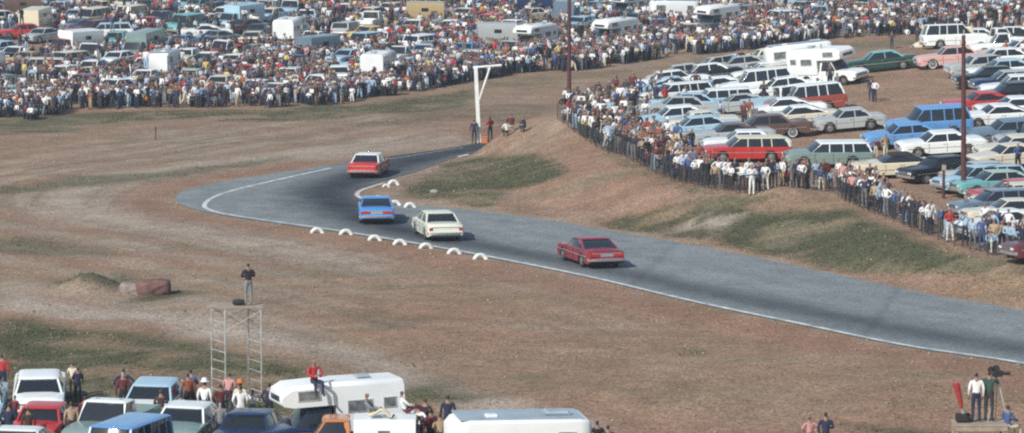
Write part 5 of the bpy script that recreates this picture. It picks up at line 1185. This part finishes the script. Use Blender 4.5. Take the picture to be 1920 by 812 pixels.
# film camera platform
r_ = link('camera_platform', None); gzp = gz(CPX, CPY); r_.location = (CPX, CPY, gzp); tag(r_, 'wooden filming platform on posts with two men on top', 'platform'); h_ = CPZ - gzp
b = MB()
for k in range(6): b.box((0, -.6 + k * .24, h_ + .01), (1.75, .22, .05), 'wood', .006)
link('deck', b.mesh('deck'), r_)
for x in (-.8, .8):
    for y in (-.6, .6):
        b = MB(); b.bar((x, y, -.05), (x, y, h_ - .02), .09, .09, 'wood'); link('leg', b.mesh('leg'), r_)
b = MB(); b.box((0, -.67, h_ - .1), (1.7, .04, .14), 'wood'); b.bar((-.75, -.68, .3), (.75, -.68, h_ - .2), .05, .03, 'wood'); link('brace', b.mesh('brace'), r_)
# film camera on its tripod
r_ = link('film_camera', None); r_.location = (CPX + .62, CPY + .25, CPZ + .04); tag(r_, 'black film camera on a tripod held by the cameraman', 'camera')
b = MB(); b.box((0, 0, 1.58), (.34, .16, .2), 'cloth_top', .02, rz=R(8)); b.tube((.12, 0, 1.58), (.42, .03, 1.58), .05, 'cloth_top', .06, 12); link('body', b.mesh('body'), r_)
b = MB(); b.tube((-.05, -.05, 1.74), (-.05, .05, 1.74), .12, 'cloth_top', n=16); b.tube((-.22, -.05, 1.70), (-.22, .05, 1.70), .11, 'cloth_top', n=16); link('film_magazine', b.mesh('film_magazine'), r_)
for a in (90, 210, 330): 
    b = MB(); b.tube((0, 0, 1.46), (.38 * math.cos(R(a)), .38 * math.sin(R(a)), 0), .022, 'steel', .015); link('tripod_leg', b.mesh('tripod_leg'), r_)
# red furled parasol leaning at the platform
r_ = link('parasol', None); _d = ray(1806, 776); _t = (CPY - .55) / _d[1]; r_.location = (_d[0] * _t, CPY - .55, max(CAMZ + _d[2] * _t, CPZ + .04)); tag(r_, 'red furled parasol leaning left of the platform', 'parasol')
b = MB(); b.tube((0, 0, 0), (-.26, .0, 1.06), .018, 'steel'); link('pole', b.mesh('pole'), r_)
b = MB(); b.loft([[(-.245 * t_ + r__ * math.cos(a), r__ * math.sin(a), t_) for a in np.linspace(0, 2 * math.pi, 10, endpoint=False)] for t_, r__ in ((.18, .03), (.3, .07), (.7, .10), (1.0, .12), (1.04, .08))], mat('red_canvas', (.33,.03,.03), .8, 0, 0, .2)); link('canopy', b.mesh('canopy'), r_)
b = MB(); b.box((0, 0, .16), (.5, .32, .28), 'cloth_top', .04); o = link('equipment_case', b.mesh('equipment_case')); o.location = (CPX - .55, CPY - .1, CPZ + .04); tag(o, 'dark equipment case at the left end of the filming platform', 'case')
b = MB(); b.box((0, 0, .02), (.12, .03, .06), 'chrome', .01); h = link('handle', b.mesh('handle'), o, (0, 0, .3))

# ------------------------------------------------------------------ haze volume added to lift the blacks and tint the view bluish
if HAZE > 0:
    b = MB(); b.box((0, 1550, 9), (7200, 4300, 42), 'HZ'); me = b.mesh('haze', 0); me.materials.clear()
    m_ = bpy.data.materials.new("tint_haze"); m_.use_nodes = True; n_t = m_.node_tree
    for n__ in list(n_t.nodes):
        if n__.type == 'BSDF_PRINCIPLED': n_t.nodes.remove(n__)
    pv = n_t.nodes.new("ShaderNodeVolumePrincipled"); pv.inputs["Density"].default_value = HAZE; pv.inputs["Color"].default_value = (.72, .86, 1.0, 1); pv.inputs["Anisotropy"].default_value = .1
    n_t.links.new(pv.outputs[0], [n__ for n__ in n_t.nodes if n__.type == 'OUTPUT_MATERIAL'][0].inputs["Volume"])
    me.materials.append(m_); tag(link('haze', me), 'thin bluish haze added to lift the blacks and tint the whole view', 'haze', kind='stuff')
print('vehicles', len(VEH), 'objects', len(SC.objects))
